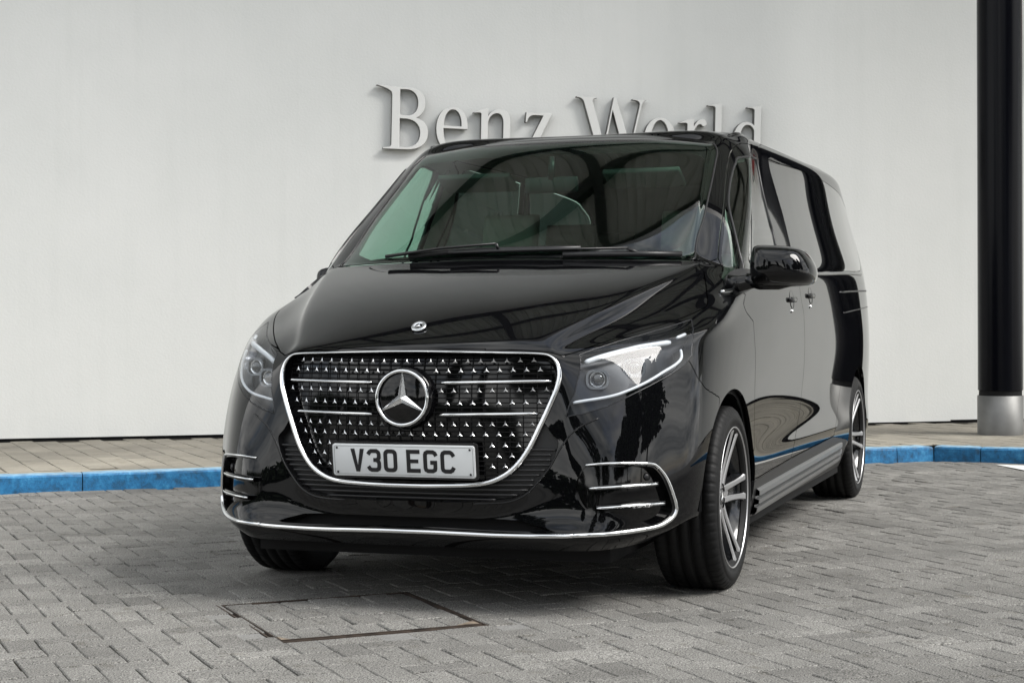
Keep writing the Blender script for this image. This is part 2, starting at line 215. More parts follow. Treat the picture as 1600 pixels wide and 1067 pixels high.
FEAT={
 'bonnet_side':[(3.709,6.191),(4.284,6.461),(4.846,7.046),(5.251,7.558),(5.632,8.052),(5.956,8.431),(6.219,8.74),(6.004,8.954),(5.265,9.422),(4.6,9.802),(3.581,10.0),(2.98,10.354)],
 'headlight':[(4.308,6.274),(4.915,6.814),(5.401,7.314),(5.807,7.841),(6.041,8.089),(6.172,8.166),(6.737,7.565),(7.167,6.876),(7.307,6.116),(7.075,5.787),(6.634,5.493),(6.073,5.202),(5.529,4.961),(4.974,4.761),(4.367,4.62),(3.452,4.545),(3.751,4.81),(4.018,5.047),(4.209,5.529),(4.287,5.917)],
 'screen_side':[(2.916,10.385),(3.784,11.374),(4.18,11.848),(4.322,12.335),(4.44,12.835),(4.506,13.418),(4.516,13.879),(4.199,14.264),(2.834,14.562),(1.414,14.065),(0.715,13.959),(0.199,13.9)],
 'screen_clear':[(2.58,11.07),(2.808,11.24),(2.958,11.443),(3.174,11.871),(3.32,12.452),(3.247,13.129),(3.14,13.398),(2.897,13.524),(2.628,13.542),(1.651,13.427),(0.812,13.374),(0.295,13.334)],
 'front_window':[(5.967,13.72),(8.82,13.444),(9.365,13.339),(10.291,12.424),(10.587,11.817),(10.658,11.375),(10.567,9.735),(6.889,10.152),(6.428,10.806),(6.058,11.228),(5.636,11.746),(5.32,12.255),(5.285,12.69),(5.351,13.062),(5.517,13.471)],
 'quarter_window':[(5.206,12.25),(5.355,12.022),(5.724,11.454),(6.011,10.879),(6.382,10.007),(5.542,9.759),(5.225,10.972),(5.225,11.645)],
 'door_front_edge':[(9.907,3.543),(9.9,4.366),(9.869,4.994),(9.873,5.86),(9.794,7.305),(8.933,9.041),(6.365,9.853),(5.401,9.797),(5.058,10.97),(5.082,11.719),(5.112,12.276),(5.108,12.85),(5.119,13.29),(5.207,13.71),(5.346,13.962),(5.75,14.221),(6.576,14.314),(7.397,14.146)],
 'door_rear_edge':[(9.002,13.976),(10.753,13.785),(11.041,13.496),(11.186,13.07),(11.291,12.375),(11.184,11.37),(11.324,9.215),(11.461,7.598),(11.428,6.11),(11.401,5.165),(11.334,4.23),(11.171,3.457),(11.01,2.501)],
 'slide_rear_edge':[(13.079,14.094),(13.209,12.964),(13.358,12.067),(13.233,11.119),(13.083,9.018),(13.198,7.661),(13.114,6.535),(13.201,5.089),(12.998,4.257),(12.651,2.636)],
 'slide_window':[(11.209,13.558),(11.852,13.592),(12.816,13.591),(12.902,13.359),(13.043,12.467),(13.133,11.897),(12.864,10.715),(11.291,10.193),(11.345,11.212),(11.364,12.114)],
 'rear_window':[(13.067,13.555),(14.251,13.573),(15.472,13.474),(15.939,13.259),(16.518,12.886),(16.494,11.965),(15.749,10.82),(13.062,10.688),(13.339,11.863),(13.262,12.624)],
 'sill_edge':[(9.682,2.141),(11.013,2.452),(12.619,2.615)],
 'grille':[(0.592,6.267),(1.494,6.227),(2.353,6.188),(2.817,6.113),(3.129,5.856),(3.23,5.541),(3.071,5.216),(2.749,4.865),(2.372,4.375),(2.095,3.929),(1.842,3.571),(1.579,3.291),(1.285,3.102),(1.017,3.026),(0.616,2.995)],
 'intake':[(2.518,4.415),(2.695,4.202),(2.911,4.041),(2.782,3.79),(2.531,3.45),(2.233,3.124),(1.931,2.811),(1.557,2.612),(1.001,2.539),(0.501,2.51)],
 'slot':[(0.391,1.948),(1.338,1.964),(1.874,1.908),(2.351,1.653),(2.69,1.415),(1.69,1.376),(0.882,1.427),(0.393,1.48)],
 'strip':[(0.393,1.163),(0.882,1.128),(1.689,1.096),(3.848,1.184),(4.963,1.269),(5.75,1.382),(6.424,1.509),(6.725,1.735),(6.889,1.938),(6.969,2.178),(6.947,2.397),(6.897,2.563),(6.767,2.919),(6.619,3.202),(6.415,3.43),(6.222,3.51),(5.711,3.549),(5.003,3.557),(4.373,3.522)],
 'corner':[(4.352,3.486),(5.001,3.506),(5.7,3.497),(6.185,3.451),(6.36,3.372),(6.535,3.169),(6.679,2.857),(6.796,2.516),(6.85,2.279),(6.801,2.044),(6.661,1.87),(6.417,1.706),(6.117,1.653),(5.672,2.014),(5.293,2.212),(4.711,2.278),(4.341,2.401),(3.964,2.945)],
 'fin_mid':[(4.477,2.947),(5.465,2.992),(6.465,3.0)],
 'fin_low':[(4.739,2.383),(5.658,2.433),(6.656,2.437)],
 'sensor':[(6.264,3.196)],
 'bumper_seam':[(7.256,5.848),(7.61,5.375),(7.958,5.083),(8.535,4.831)],
 'ridge':[(4.8,4.529),(3.977,4.267),(3.045,3.931),(2.529,3.419),(2.231,3.085),(1.93,2.739),(1.555,2.528),(0.998,2.472)],
 'drl_low':[(3.948,4.851),(4.964,4.969),(5.514,5.107),(6.059,5.336),(6.467,5.591),(6.809,5.82),(6.962,6.054),(6.878,6.417)],
 'drl_top':[(4.44,5.959),(4.941,6.287),(5.406,6.568),(5.744,6.758),(6.392,6.947)],
 'drl_mark':[(6.44,7.199),(6.587,7.427)],
 'proj':[(4.783,5.469),(5.728,5.82),(6.269,6.114)],
 'fold_groove':[(6.242,3.664),(6.598,3.525),(6.864,3.186),(7.106,2.702),(7.24,2.291),(7.263,1.79),(7.124,1.302),(6.688,1.086)],
 'belt_chrome':[(11.889,10.059),(13.235,10.307),(15.603,10.452)],
 'belt_front':[(6.23,9.271),(7.577,9.482)],
 'handle':[(11.084,8.291)],
 'handle2':[(11.718,8.515)],
 'rail':[(13.12,8.712),(16.094,8.915)],
 'fuel':[(13.29,7.517),(15.309,7.75)],
 'cover':[],
}

def basis(t): return np.stack([(1-t)**3, 3*t**3-6*t**2+4, -3*t**3+3*t**2+3*t+1, t**3], -1)/6
def padded(N):
    mir = N*np.array([1, -1, 1]); A = np.concatenate([mir[1:2], N, mir[-2:-1]], 0)
    return np.concatenate([2*A[:, 0:1]-A[:, 1:2], A, A[:, -2:-1]*np.array([1, -1, 1])], 1)
def evalnet(P, u, v):
    u = np.asarray(u, float); v = np.asarray(v, float)
    iu = np.clip(np.floor(u).astype(int), 0, P.shape[0]-4); iv = np.clip(np.floor(v).astype(int), 0, P.shape[1]-4)
    bu = basis(u-iu); bv = basis(v-iv); r = 0
    for a in range(4):
        for b in range(4): r = r+(bu[..., a]*bv[..., b])[..., None]*P[iu+a, iv+b]
    return r
def control(N, wt=.75, it=2):
    N = np.array(N, float); Q = N.copy(); U, V = np.meshgrid(np.arange(N.shape[0]), np.arange(N.shape[1]), indexing='ij')
    for _ in range(it):
        Q = Q+wt*(N-evalnet(padded(Q), U, V)); Q[0, :, 1] = 0; Q[-1, :, 1] = 0; Q[:, -1, 1] = 0
    return padded(Q)
PN = control(NET); NU, NV = len(NET), len(NET[0])
def S(u, v): return evalnet(PN, u, v)
def SN(u, v, e=1e-3):
    du = S(u+e, v)-S(u-e, v); dv = S(u, v+e)-S(u, v-e)
    n = np.cross(du, dv); n /= np.linalg.norm(n, axis=-1, keepdims=True)+1e-12
    return n
_n = SN(np.array([2.0]), np.array([4.5]))[0]
NS = 1 if _n[0] > 0 else -1
def N_(u, v): return SN(u, v)*NS
def ticks(du):
    o = [0.0]
    for k, n in enumerate(du): o += list(k+(np.arange(n)+1)/n)
    return np.array(o)
def body_grid(h=.010, hs=.03):
    N = np.array(NET)
    du = [int(max(4, math.ceil(np.median(np.linalg.norm(N[i+1]-N[i], axis=1)[:14])/(h if i < 10 else hs)))) for i in range(NU-1)]
    dv = [int(max(4, math.ceil(np.linalg.norm(N[:10, j+1]-N[:10, j], axis=1).max()/(h if j < 12 else hs*.8)))) for j in range(NV-1)]
    return ticks(du), ticks(dv)

def smooth_path(pts, n=6, closed=False):
    P = np.array(pts, float); m = len(P); o = []
    for i in range(m if closed else m-1):
        if closed: a, b, c, d = P[i-1], P[i], P[(i+1) % m], P[(i+2) % m]
        else: a, b, c, d = P[max(i-1, 0)], P[i], P[i+1], P[min(i+2, m-1)]
        for k in range(n):
            t = k/n
            o.append(.5*((2*b)+(-a+c)*t+(2*a-5*b+4*c-d)*t*t+(-a+3*b-3*c+d)*t**3))
    if not closed: o.append(P[-1])
    return np.array(o)
def lin_path(pts, n=6, closed=False):
    P = np.array(pts, float); m = len(P); o = []
    for i in range(m if closed else m-1):
        b, c = P[i], P[(i+1) % m]
        for k in range(n): o.append(b+(c-b)*k/n)
    if not closed: o.append(P[-1])
    return np.array(o)

class Sheet:
    """triangles over the body surface, every vertex known by its (u, v)"""
    def __init__(s, uv, tri): s.uv = uv; s.t = tri
    def compact(s):
        used, inv = np.unique(s.t.ravel(), return_inverse=True)
        return Sheet(s.uv[used], inv.reshape(-1, 3))
def full_sheet():
    U, V = body_grid(); UU, VV = np.meshgrid(U, V, indexing='ij'); nu, nv = UU.shape
    i = np.arange(nu*nv).reshape(nu, nv)
    a, b, c, d = i[:-1, :-1].ravel(), i[1:, :-1].ravel(), i[1:, 1:].ravel(), i[:-1, 1:].ravel()
    return Sheet(np.stack([UU.ravel(), VV.ravel()], -1), np.concatenate([np.stack([a, b, c], -1), np.stack([a, c, d], -1)]))
def pip(uv, poly):
    x, y = uv[:, 0], uv[:, 1]; ins = np.zeros(len(uv), bool); n = len(poly)
    for i in range(n):
        x0, y0 = poly[i]; x1, y1 = poly[(i+1) % n]
        if y0 == y1: continue
        c = ((y0 > y) != (y1 > y)) & (x < (x1-x0)*(y-y0)/(y1-y0)+x0); ins ^= c
    return ins
def sdf(uv, poly, closed=True):
    """signed metric distance (negative inside) to a closed uv polygon; unsigned if open"""
    P3 = S(np.clip(poly[:, 0], -.9, NU-.1), np.clip(poly[:, 1], -.9, NV-.1))
    X = S(uv[:, 0], uv[:, 1]); d = np.full(len(uv), 1.0)
    lo = P3.min(0)-.12; hi = P3.max(0)+.12
    near = np.all((X > lo) & (X < hi), axis=1); Xn = X[near]; dn = np.full(len(Xn), 1.0)
    m = len(P3)
    for i in range(m if closed else m-1):
        a, b = P3[i], P3[(i+1) % m]; ab = b-a; L2 = ab@ab
        if L2 < 1e-12: continue
        t = np.clip(((Xn-a)@ab)/L2, 0, 1); q = Xn-a-t[:, None]*ab
        dn = np.minimum(dn, np.sqrt((q*q).sum(1)))
    d[near] = dn
    if closed: d = np.where(pip(uv, poly), -d, d)
    return d
def clip(sh, f):
    """keep the part where f < 0"""
    t = sh.t; F = f[t]; neg = F < 0; cnt = neg.sum(1)
    keep = [t[cnt == 3]]; uv = [sh.uv]; base = len(sh.uv)
    edges = {}
    def cutpts(A, B):
        nonlocal base
        lo = np.minimum(A, B); hi = np.maximum(A, B); key = lo.astype(np.int64)*10**8+hi
        uq, first, inv = np.unique(key, return_index=True, return_inverse=True)
        new = []; out = np.empty(len(uq), int)
        la, hb = lo[first], hi[first]; tt = f[la]/(f[la]-f[hb]); tt = np.clip(tt, .0, 1.0)
        pts = sh.uv[la]+(sh.uv[hb]-sh.uv[la])*tt[:, None]
        ids = base+np.arange(len(uq))
        uv.append(pts); base += len(uq)
        return ids[inv]
    one = cnt == 1; two = cnt == 2
    r1 = r2 = None
    T1 = t[one]; k = np.argmax(neg[one], 1); ar = np.arange(len(T1))
    A1, B1, C1 = T1[ar, k], T1[ar, (k+1) % 3], T1[ar, (k+2) % 3]
    T2 = t[two]; k = np.argmin(neg[two], 1); ar = np.arange(len(T2))
    A2, B2, C2 = T2[ar, k], T2[ar, (k+1) % 3], T2[ar, (k+2) % 3]     # A2 is the outside one
    ids = cutpts(np.concatenate([A1, A1, A2, A2]), np.concatenate([B1, C1, B2, C2]))
    n1, n2 = len(A1), len(A2)
    AB, AC, AB2, AC2 = ids[:n1], ids[n1:2*n1], ids[2*n1:2*n1+n2], ids[2*n1+n2:]
    keep.append(np.stack([A1, AB, AC], 1)); keep.append(np.stack([AB2, B2, C2], 1)); keep.append(np.stack([AB2, C2, AC2], 1))
    return Sheet(np.concatenate(uv), np.concatenate(keep)).compact()
def cut(sh, poly, gap=.002):
    d = sdf(sh.uv, poly)
    return clip(sh, d+gap), clip(sh, -d+gap)

def boundary(t):
    e = np.concatenate([t[:, [0, 1]], t[:, [1, 2]], t[:, [2, 0]]]); k = np.sort(e, 1); key = k[:, 0].astype(np.int64)*10**8+k[:, 1]
    uq, inv, c = np.unique(key, return_inverse=True, return_counts=True)
    return e[c[inv] == 1]
def sheet_object(name, sh, mats, parent, side=1, both=False, offset=0, flange=.012, disp=None, thick=0):
    """mesh from a sheet; side -1 mirrors, both joins the mirrored half; edges are folded inward"""
    if isinstance(mats, bpy.types.Material): mats = [mats]
    u, v = sh.uv[:, 0], sh.uv[:, 1]
    X = S(u, v); Nn = N_(u, v); on = np.abs(X[:, 1]) < 1e-4
    if offset: X = X+Nn*offset
    if disp is not None:             # pane with a curve of its own: offset and slope along x
        dd, sl_ = disp(X); X = X+Nn*dd[:, None]; Nn = Nn-np.stack([sl_, 0*sl_, 0*sl_], -1); Nn /= np.linalg.norm(Nn, axis=1, keepdims=True)
    t = sh.t
    parts = []
    fl = None
    if flange:
        e = boundary(t); e = e[~(on[e[:, 0]] & on[e[:, 1]])]
        ids, inv = np.unique(e.ravel(), return_inverse=True); inv = inv.reshape(-1, 2); m = len(ids)
        fv = np.concatenate([X[ids], X[ids]-Nn[ids]*flange]); ff = np.stack([inv[:, 1], inv[:, 0], inv[:, 0]+m, inv[:, 1]+m], 1)
        fl = (fv, ff)
    V, F, NN = [], [], []; nb = 0
    flip = NS*1
    def push(X, Nn, t, fl, sg):
        nonlocal nb
        s3 = np.array([1, sg, 1]); V.append(X*s3); NN.append(Nn*s3)
        tt = t if (NS*sg) > 0 else t[:, ::-1]
        F.extend((tt+nb).tolist()); nb += len(X)
        if fl is not None:
            fv, ff = fl; V.append(fv*s3); NN.append(np.zeros((len(fv), 3)))
            g = ff if (NS*sg) > 0 else ff[:, ::-1]
            F.extend((g+nb).tolist()); nb += len(fv)
    sides = (1, -1) if both else (side,)
    for sg in sides: push(X, Nn, t, fl, sg)
    V = np.concatenate(V); NN = np.concatenate(NN)
    me = bpy.data.meshes.new(name); me.from_pydata(V.tolist(), [], F)
    for m in mats: me.materials.append(m)
    me.polygons.foreach_set('use_smooth', [True]*len(F)); me.update()
    bad = np.linalg.norm(NN, axis=1) < .5
    if bad.any():
        vn = np.array([0.0]*(len(V)*3)); me.vertices.foreach_get('normal', vn); vn = vn.reshape(-1, 3); NN[bad] = vn[bad]
    me.normals_split_custom_set_from_vertices(NN.tolist())
    return link(name, me, parent)

def on_body(path, off=0.0):
    p = np.asarray(path, float); return S(p[:, 0], p[:, 1])+N_(p[:, 0], p[:, 1])*off
def mir(P, side): return np.asarray(P)*np.array([1, side, 1])

# ------------------------------------------------------------------ setting: forecourt, kerb, footpath, wall, canopy
def blocks_mesh(cells, L_, W_, ang, org, z0, h, jit, joint=.003, ch=.0035):
    """cells: list of (cx, cy, vertical?) in metres of the local frame -> per block vertices"""
    ca, sa = math.cos(ang), math.sin(ang); res = []
    for cx, cy, ver in cells:
        lx, ly = (W_, L_) if ver else (L_, W_)
        hx, hy = lx/2-joint/2, ly/2-joint/2
        dz = random.gauss(0, jit); tx = random.gauss(0, jit*9); ty = random.gauss(0, jit*9); rz = random.gauss(0, .006); ox = random.gauss(0, .0008); oy = random.gauss(0, .0008)
        vs = []
        for (ix, iy, zz) in [(hx, hy, -h), (hx, hy, -ch), (hx-ch, hy-ch, 0)]:
            for sx, sy in ((-1, -1), (1, -1), (1, 1), (-1, 1)):
                px, py = sx*ix, sy*iy; px, py = px-rz*py, py+rz*px
                X, Y = cx+px+ox, cy+py+oy; Z = zz+(dz+tx*px+ty*py if zz > -h else 0)
                vs.append((org[0]+X*ca-Y*sa, org[1]+X*sa+Y*ca, z0+Z))
        res.append(vs)
    return res
BF = [(8, 9, 10, 11)]+[(k*4+i, k*4+(i+1) % 4, k*4+4+(i+1) % 4, k*4+4+i) for k in (0, 1) for i in range(4)]
def block_object(name, blks, material, parent, tones, kind=None):
    vs, fs, tn = [], [], []
    for b, t in zip(blks, tones):
        o = len(vs); vs += b; fs += [tuple(o+i for i in q) for q in BF]; tn += [t]*12
    me = bpy.data.meshes.new(name); me.from_pydata(vs, [], fs); me.materials.append(material)
    a = me.attributes.new('tone', 'FLOAT', 'POINT'); a.data.foreach_set('value', tn)
    o = link(name, me, parent)
    if kind: o['kind'] = kind
    return o
def stone_mat(name, c0, c1, speck=.5, fine=190, stain=(.74, 1.14), warm=None, bump=.5):
    m = bpy.data.materials.new(name); m.use_nodes = True; n = m.node_tree.nodes; b = n['Principled BSDF']; l = m.node_tree.links.new
    at = n.new('ShaderNodeAttribute'); at.attribute_name = 'tone'
    mix = n.new('ShaderNodeMixRGB'); mix.inputs[1].default_value = (*c0, 1); mix.inputs[2].default_value = (*c1, 1); l(at.outputs['Fac'], mix.inputs[0])
    g = n.new('ShaderNodeNewGeometry')
    x = n.new('ShaderNodeTexNoise'); x.inputs['Scale'].default_value = fine; x.inputs['Detail'].default_value = 3; x.inputs['Roughness'].default_value = .7; l(g.outputs['Position'], x.inputs['Vector'])
    r = n.new('ShaderNodeValToRGB'); e = r.color_ramp.elements; e[0].position = .36; e[0].color = (max(.1, 1-speck),)*3+(1,); e[1].position = .66; e[1].color = (1+speck, 1+speck, 1+speck, 1)
    l(x.outputs[0], r.inputs[0])
    y = n.new('ShaderNodeTexNoise'); y.inputs['Scale'].default_value = 1.7; y.inputs['Detail'].default_value = 7; y.inputs['Roughness'].default_value = .65; l(g.outputs['Position'], y.inputs['Vector'])
    r2 = n.new('ShaderNodeValToRGB'); e = r2.color_ramp.elements; e[0].position = .3; e[0].color = (stain[0],)*3+(1,); e[1].position = .64; e[1].color = (stain[1],)*3+(1,)
    l(y.outputs[0], r2.inputs[0])
    m1 = n.new('ShaderNodeMixRGB'); m1.blend_type = 'MULTIPLY'; m1.inputs[0].default_value = 1; l(mix.outputs[0], m1.inputs[1]); l(r.outputs[0], m1.inputs[2])
    m2 = n.new('ShaderNodeMixRGB'); m2.blend_type = 'MULTIPLY'; m2.inputs[0].default_value = 1; l(m1.outputs[0], m2.inputs[1]); l(r2.outputs[0], m2.inputs[2])
    # small dark spots of grit and dropped oil
    z = n.new('ShaderNodeTexNoise'); z.inputs['Scale'].default_value = 11; z.inputs['Detail'].default_value = 6; l(g.outputs['Position'], z.inputs['Vector'])
    r3 = n.new('ShaderNodeValToRGB'); e = r3.color_ramp.elements; e[0].position = .27; e[0].color = (.72, .70, .66, 1); e[1].position = .40; e[1].color = (1, 1, 1, 1); l(z.outputs[0], r3.inputs[0])
    m3 = n.new('ShaderNodeMixRGB'); m3.blend_type = 'MULTIPLY'; m3.inputs[0].default_value = 1; l(m2.outputs[0], m3.inputs[1]); l(r3.outputs[0], m3.inputs[2])
    l(m3.outputs[0], b.inputs['Base Color']); b.inputs['Roughness'].default_value = .85; b.inputs['Specular IOR Level'].default_value = .25
    u = n.new('ShaderNodeBump'); u.inputs['Strength'].default_value = bump; u.inputs['Distance'].default_value = .0015; l(x.outputs[0], u.inputs['Height']); l(u.outputs[0], b.inputs['Normal'])
    return m
M['block'] = stone_mat('granite_block_paving', (.150, .146, .137), (.212, .207, .194), .85)
M['slab'] = stone_mat('buff_paving', (.215, .20, .17), (.31, .287, .24), .25, fine=260, bump=.3)
M['joint'] = mat('jointing_sand', (.045, .041, .034), .95, spec=.1)
M['kerb'] = None
def kerb_mat():
    m = bpy.data.materials.new('blue_painted_kerb'); m.use_nodes = True; n = m.node_tree.nodes; b = n['Principled BSDF']; l = m.node_tree.links.new
    g = n.new('ShaderNodeNewGeometry'); x = n.new('ShaderNodeTexNoise'); x.inputs['Scale'].default_value = 13; x.inputs['Detail'].default_value = 9; x.inputs['Roughness'].default_value = .78
    l(g.outputs['Position'], x.inputs['Vector'])
    r = n.new('ShaderNodeValToRGB'); e = r.color_ramp.elements
    e[0].position = .34; e[0].color = (.010, .050, .10, 1); e[1].position = .52; e[1].color = (.010, .145, .335, 1)
    k = r.color_ramp.elements.new(.64); k.color = (.04, .24, .46, 1); k = r.color_ramp.elements.new(.72); k.color = (.32, .45, .52, 1)
    l(x.outputs[0], r.inputs[0])
    # worn, paler top arris
    sx = n.new('ShaderNodeSeparateXYZ'); l(g.outputs['Position'], sx.inputs[0]); mr = n.new('ShaderNodeMapRange'); mr.inputs[1].default_value = .096; mr.inputs[2].default_value = .1055; l(sx.outputs[2], mr.inputs[0])
    y = n.new('ShaderNodeTexNoise'); y.inputs['Scale'].default_value = 16; y.inputs['Detail'].default_value = 6; l(g.outputs['Position'], y.inputs['Vector'])
    mm = n.new('ShaderNodeMath'); mm.operation = 'MULTIPLY'; l(mr.outputs[0], mm.inputs[0]); l(y.outputs[0], mm.inputs[1])
    mx = n.new('ShaderNodeMixRGB'); l(mm.outputs[0], mx.inputs[0]); l(r.outputs[0], mx.inputs[1]); mx.inputs[2].default_value = (.42, .60, .68, 1)
    l(mx.outputs[0], b.inputs['Base Color']); b.inputs['Roughness'].default_value = .55
    u = n.new('ShaderNodeBump'); u.inputs['Strength'].default_value = .9; u.inputs['Distance'].default_value = .006; l(x.outputs[0], u.inputs['Height']); l(u.outputs[0], b.inputs['Normal'])
    return m
M['kerb'] = kerb_mat()

# lines on the ground: kerb face bottom runs through K0 -> K1 -> K2
K0 = np.array([-.62, -6.0]); KB = np.array([-6.02, 1.13]); d1 = (KB-np.array([-2.28, -3.878])); d1 /= np.linalg.norm(d1)
d2 = np.array([.12, .99]); d2 /= np.linalg.norm(d2)
K0 = KB-d1*12.81
KE = KB+d2*11.9
n1_ = np.array([d1[1], -d1[0]]); n1_ = n1_ if n1_[0] > 0 else -n1_     # towards the road
n2_ = np.array([d2[1], -d2[0]]); n2_ = n2_ if n2_[0] > 0 else -n2_
def roadside(x, y):
    a = (x-KB[0])*n1_[0]+(y-KB[1])*n1_[1]; b = (x-KB[0])*n2_[0]+(y-KB[1])*n2_[1]
    return min(a, b) if True else a
# wall line
W0 = np.array([-4.776, -5.66]); W1 = np.array([-9.02, 1.221]); wd = (W1-W0)/np.linalg.norm(W1-W0); wn = np.array([-wd[1], wd[0]]); wn = wn if wn[0] > 0 else -wn
KH = .105

# base ground
g = MB(); g.add([(-60, -60, -.012), (90, -60, -.012), (90, 60, -.012), (-60, 60, -.012)], [(0, 1, 2, 3)])
M['ground_far'] = stone_mat('distant_paving', (.21, .208, .2), (.24, .238, .23), .3)
ground = g.build('ground', M['joint']); tag(ground, kind='structure')
g = MB()
for (x0, y0, x1, y1) in [(5.4, -60, 90, 60), (-60, 9.2, 5.4, 60), (-60, -60, 5.4, -9.2)]: g.add([(x0, y0, -.006), (x1, y0, -.006), (x1, y1, -.006), (x0, y1, -.006)], [(0, 1, 2, 3)])
far = g.build('road', M['ground_far']); tag(far, kind='structure')
forecourt = MB().add([(-14, -9.2, -.009), (5.4, -9.2, -.009), (5.4, 9.2, -.009), (-14, 9.2, -.009)], [(0, 1, 2, 3)]).build('forecourt', M['joint']); tag(forecourt, kind='structure')

camg = np.array(CAM[:2]); yaw = CAM[3]; fw = np.array([math.cos(yaw), math.sin(yaw)]); rt = np.array([math.sin(yaw), -math.cos(yaw)])
def in_view(x, y, m=1.0):
    d = np.array([x, y])-camg; a = d@fw; b = d@rt
    return a > 4.25/m and abs(b) < a*.305*m
# inspection cover rectangle in the block frame
BA = R(42.6); ca, sa = math.cos(BA), math.sin(BA); BO = np.array([1.474, -.185])      # origin = front-left corner of the cover
def to_local(x, y): dx, dy = x-BO[0], y-BO[1]; return dx*ca+dy*sa, -dx*sa+dy*ca
CVX, CVY = (-.77, 0.0), (0.0, .71)         # the cover in local coordinates
cells = []
Wb = .1
for i in range(-170, 130):
    for j in range(-150, 150):
        k = (i-j) % 4
        if k == 0: c = ((i+1)*Wb, (j+.5)*Wb, False)
        elif k == 3: c = ((i+.5)*Wb, (j+1)*Wb, True)
        else: continue
        lx, ly = c[0]+.013, c[1]+.02
        x = BO[0]+lx*ca-ly*sa; y = BO[1]+lx*sa+ly*ca
        if x < -13 or x > 5.4 or abs(y) > 9.2: continue
        if roadside(x, y) < -.01: continue
        if CVX[0]-.10 < lx < CVX[1]+.02 and CVY[0]-.02 < ly < CVY[1]+.10: continue
        cells.append((lx, ly, c[2], x, y))
# blocks cut to fill round the cover
def dist(c): return math.hypot(c[3]-camg[0], c[4]-camg[1])+(0 if in_view(c[3], c[4], 1.03) else 100)
cells.sort(key=dist)
tone = lambda: min(1, max(0, random.gauss(.5, .28)))
near = cells[:280]; rest = cells[280:]
for c in near:
    b = blocks_mesh([c[:3]], .2, .1, BA, BO, 0, .03, .0010, .0034)
    block_object('paving_block', b, M['block'], forecourt, [tone()])
block_object('paving_blocks', blocks_mesh([c[:3] for c in rest], .2, .1, BA, BO, 0, .03, .0010, .0034), M['block'], forecourt, [tone() for _ in rest], 'stuff')
# the ring of cut blocks round the cover
ring = []
x = CVX[0]-.10
for (x0, x1, y0, y1) in [(-.87, -.775, -.02, .09), (-.87, -.775, .09, .29), (-.87, -.775, .29, .49), (-.87, -.775, .49, .69), (-.87, -.775, .69, .81),
                         (-.775, -.58, .715, .81), (-.58, -.38, .715, .81), (-.38, -.18, .715, .81), (-.18, .02, .715, .81)]:
    ring.append((x0, x1, y0, y1))
for (x0, x1, y0, y1) in ring:
    b = blocks_mesh([((x0+x1)/2, (y0+y1)/2, False)], x1-x0, y1-y0, BA, BO, 0, .03, .0010, .0034); block_object('paving_block', b, M['block'], forecourt, [tone()])

hz = MB()      # concrete haunch under the cut blocks
for (a, b) in [((-1.0, -.14), (.14, -.004)), ((-1.0, .715), (.14, .86)), ((-1.0, -.004), (-.774, .715)), ((.004, -.004), (.14, .715))]:
    q = [(a[0], a[1]), (b[0], a[1]), (b[0], b[1]), (a[0], b[1])]; hz.add([(BO[0]+x*ca-y*sa, BO[1]+x*sa+y*ca, -.0035) for x, y in q], [(0, 1, 2, 3)])
hz.build('concrete_haunch', M['ground_far'], forecourt)
# inspection cover with paved tray
cover = empty('inspection_cover', (BO[0], BO[1], 0)); cover.rotation_euler = (0, 0, BA)
tag(cover, 'square recessed inspection cover filled with grey blocks inside a rusty metal frame', 'manhole cover')
M['rust'] = mat('rusty_steel', (.045, .032, .024), .85, metal=.2, vary=.6, vscale=18, bump=(90, .6))
f = MB()
for (a, b) in [((-.77, -.003, -.03), (0, .0025, .0005)), ((-.77, .7075, -.03), (0, .7125, -.001)), ((-.7725, 0, -.03), (-.7675, .71, -.001)), ((-.003, -.003, -.03), (.0025, .7125, .001))]: f.box(a, b)
f.build('outer_frame', M['rust'], cover)
f = MB(); i0 = .014
for (a, b) in [((-.77+i0, i0, -.03), (-i0, i0+.003, .003)), ((-.77+i0, .71-i0-.003, -.03), (-i0, .71-i0, .002)), ((-.77+i0, i0, -.03), (-.77+i0+.003, .71-i0, .002)), ((-i0-.003, i0, -.03), (-i0, .71-i0, .0035))]: f.box(a, b)
f.build('tray_edge', M['rust'], cover)
tray = []
cols = [(-.748, -.562), (-.562, -.372), (-.372, -.187), (-.187, -.022)]
for ci, (a, b) in enumerate(cols):
    y = .022; k = 0
    wid = [.10, .1, .1, .1, .1, .1, .066] if ci % 2 == 0 else [.066, .1, .1, .1, .1, .1, .1]
    for w_ in wid:
        if (ci, k) in ((3, 6),): w_ = w_
        tray.append(((a+b)/2, y+w_/2, b-a, w_)); y += w_; k += 1
for cx, cy, lx, ly in tray:
    b = blocks_mesh([(cx, cy, False)], lx, ly, 0, (0, 0), 0, .03, .0014)
    block_object('paving_block', b, M['block'], cover, [tone()])
M['ochre'] = mat('ochre_mortar', (.17, .135, .10), .9, vary=.45, vscale=30, bump=(120, .6))
for tri_, zt in (([(-.08, .022), (-.022, .022), (-.022, .05)], .0025), ([(-.08, .71-.022), (-.022, .71-.022), (-.022, .61)], .0035)): MB().prism(tri_, -.02, zt, Matrix.Identity(4)).build('corner_mortar', M['ochre'], cover)

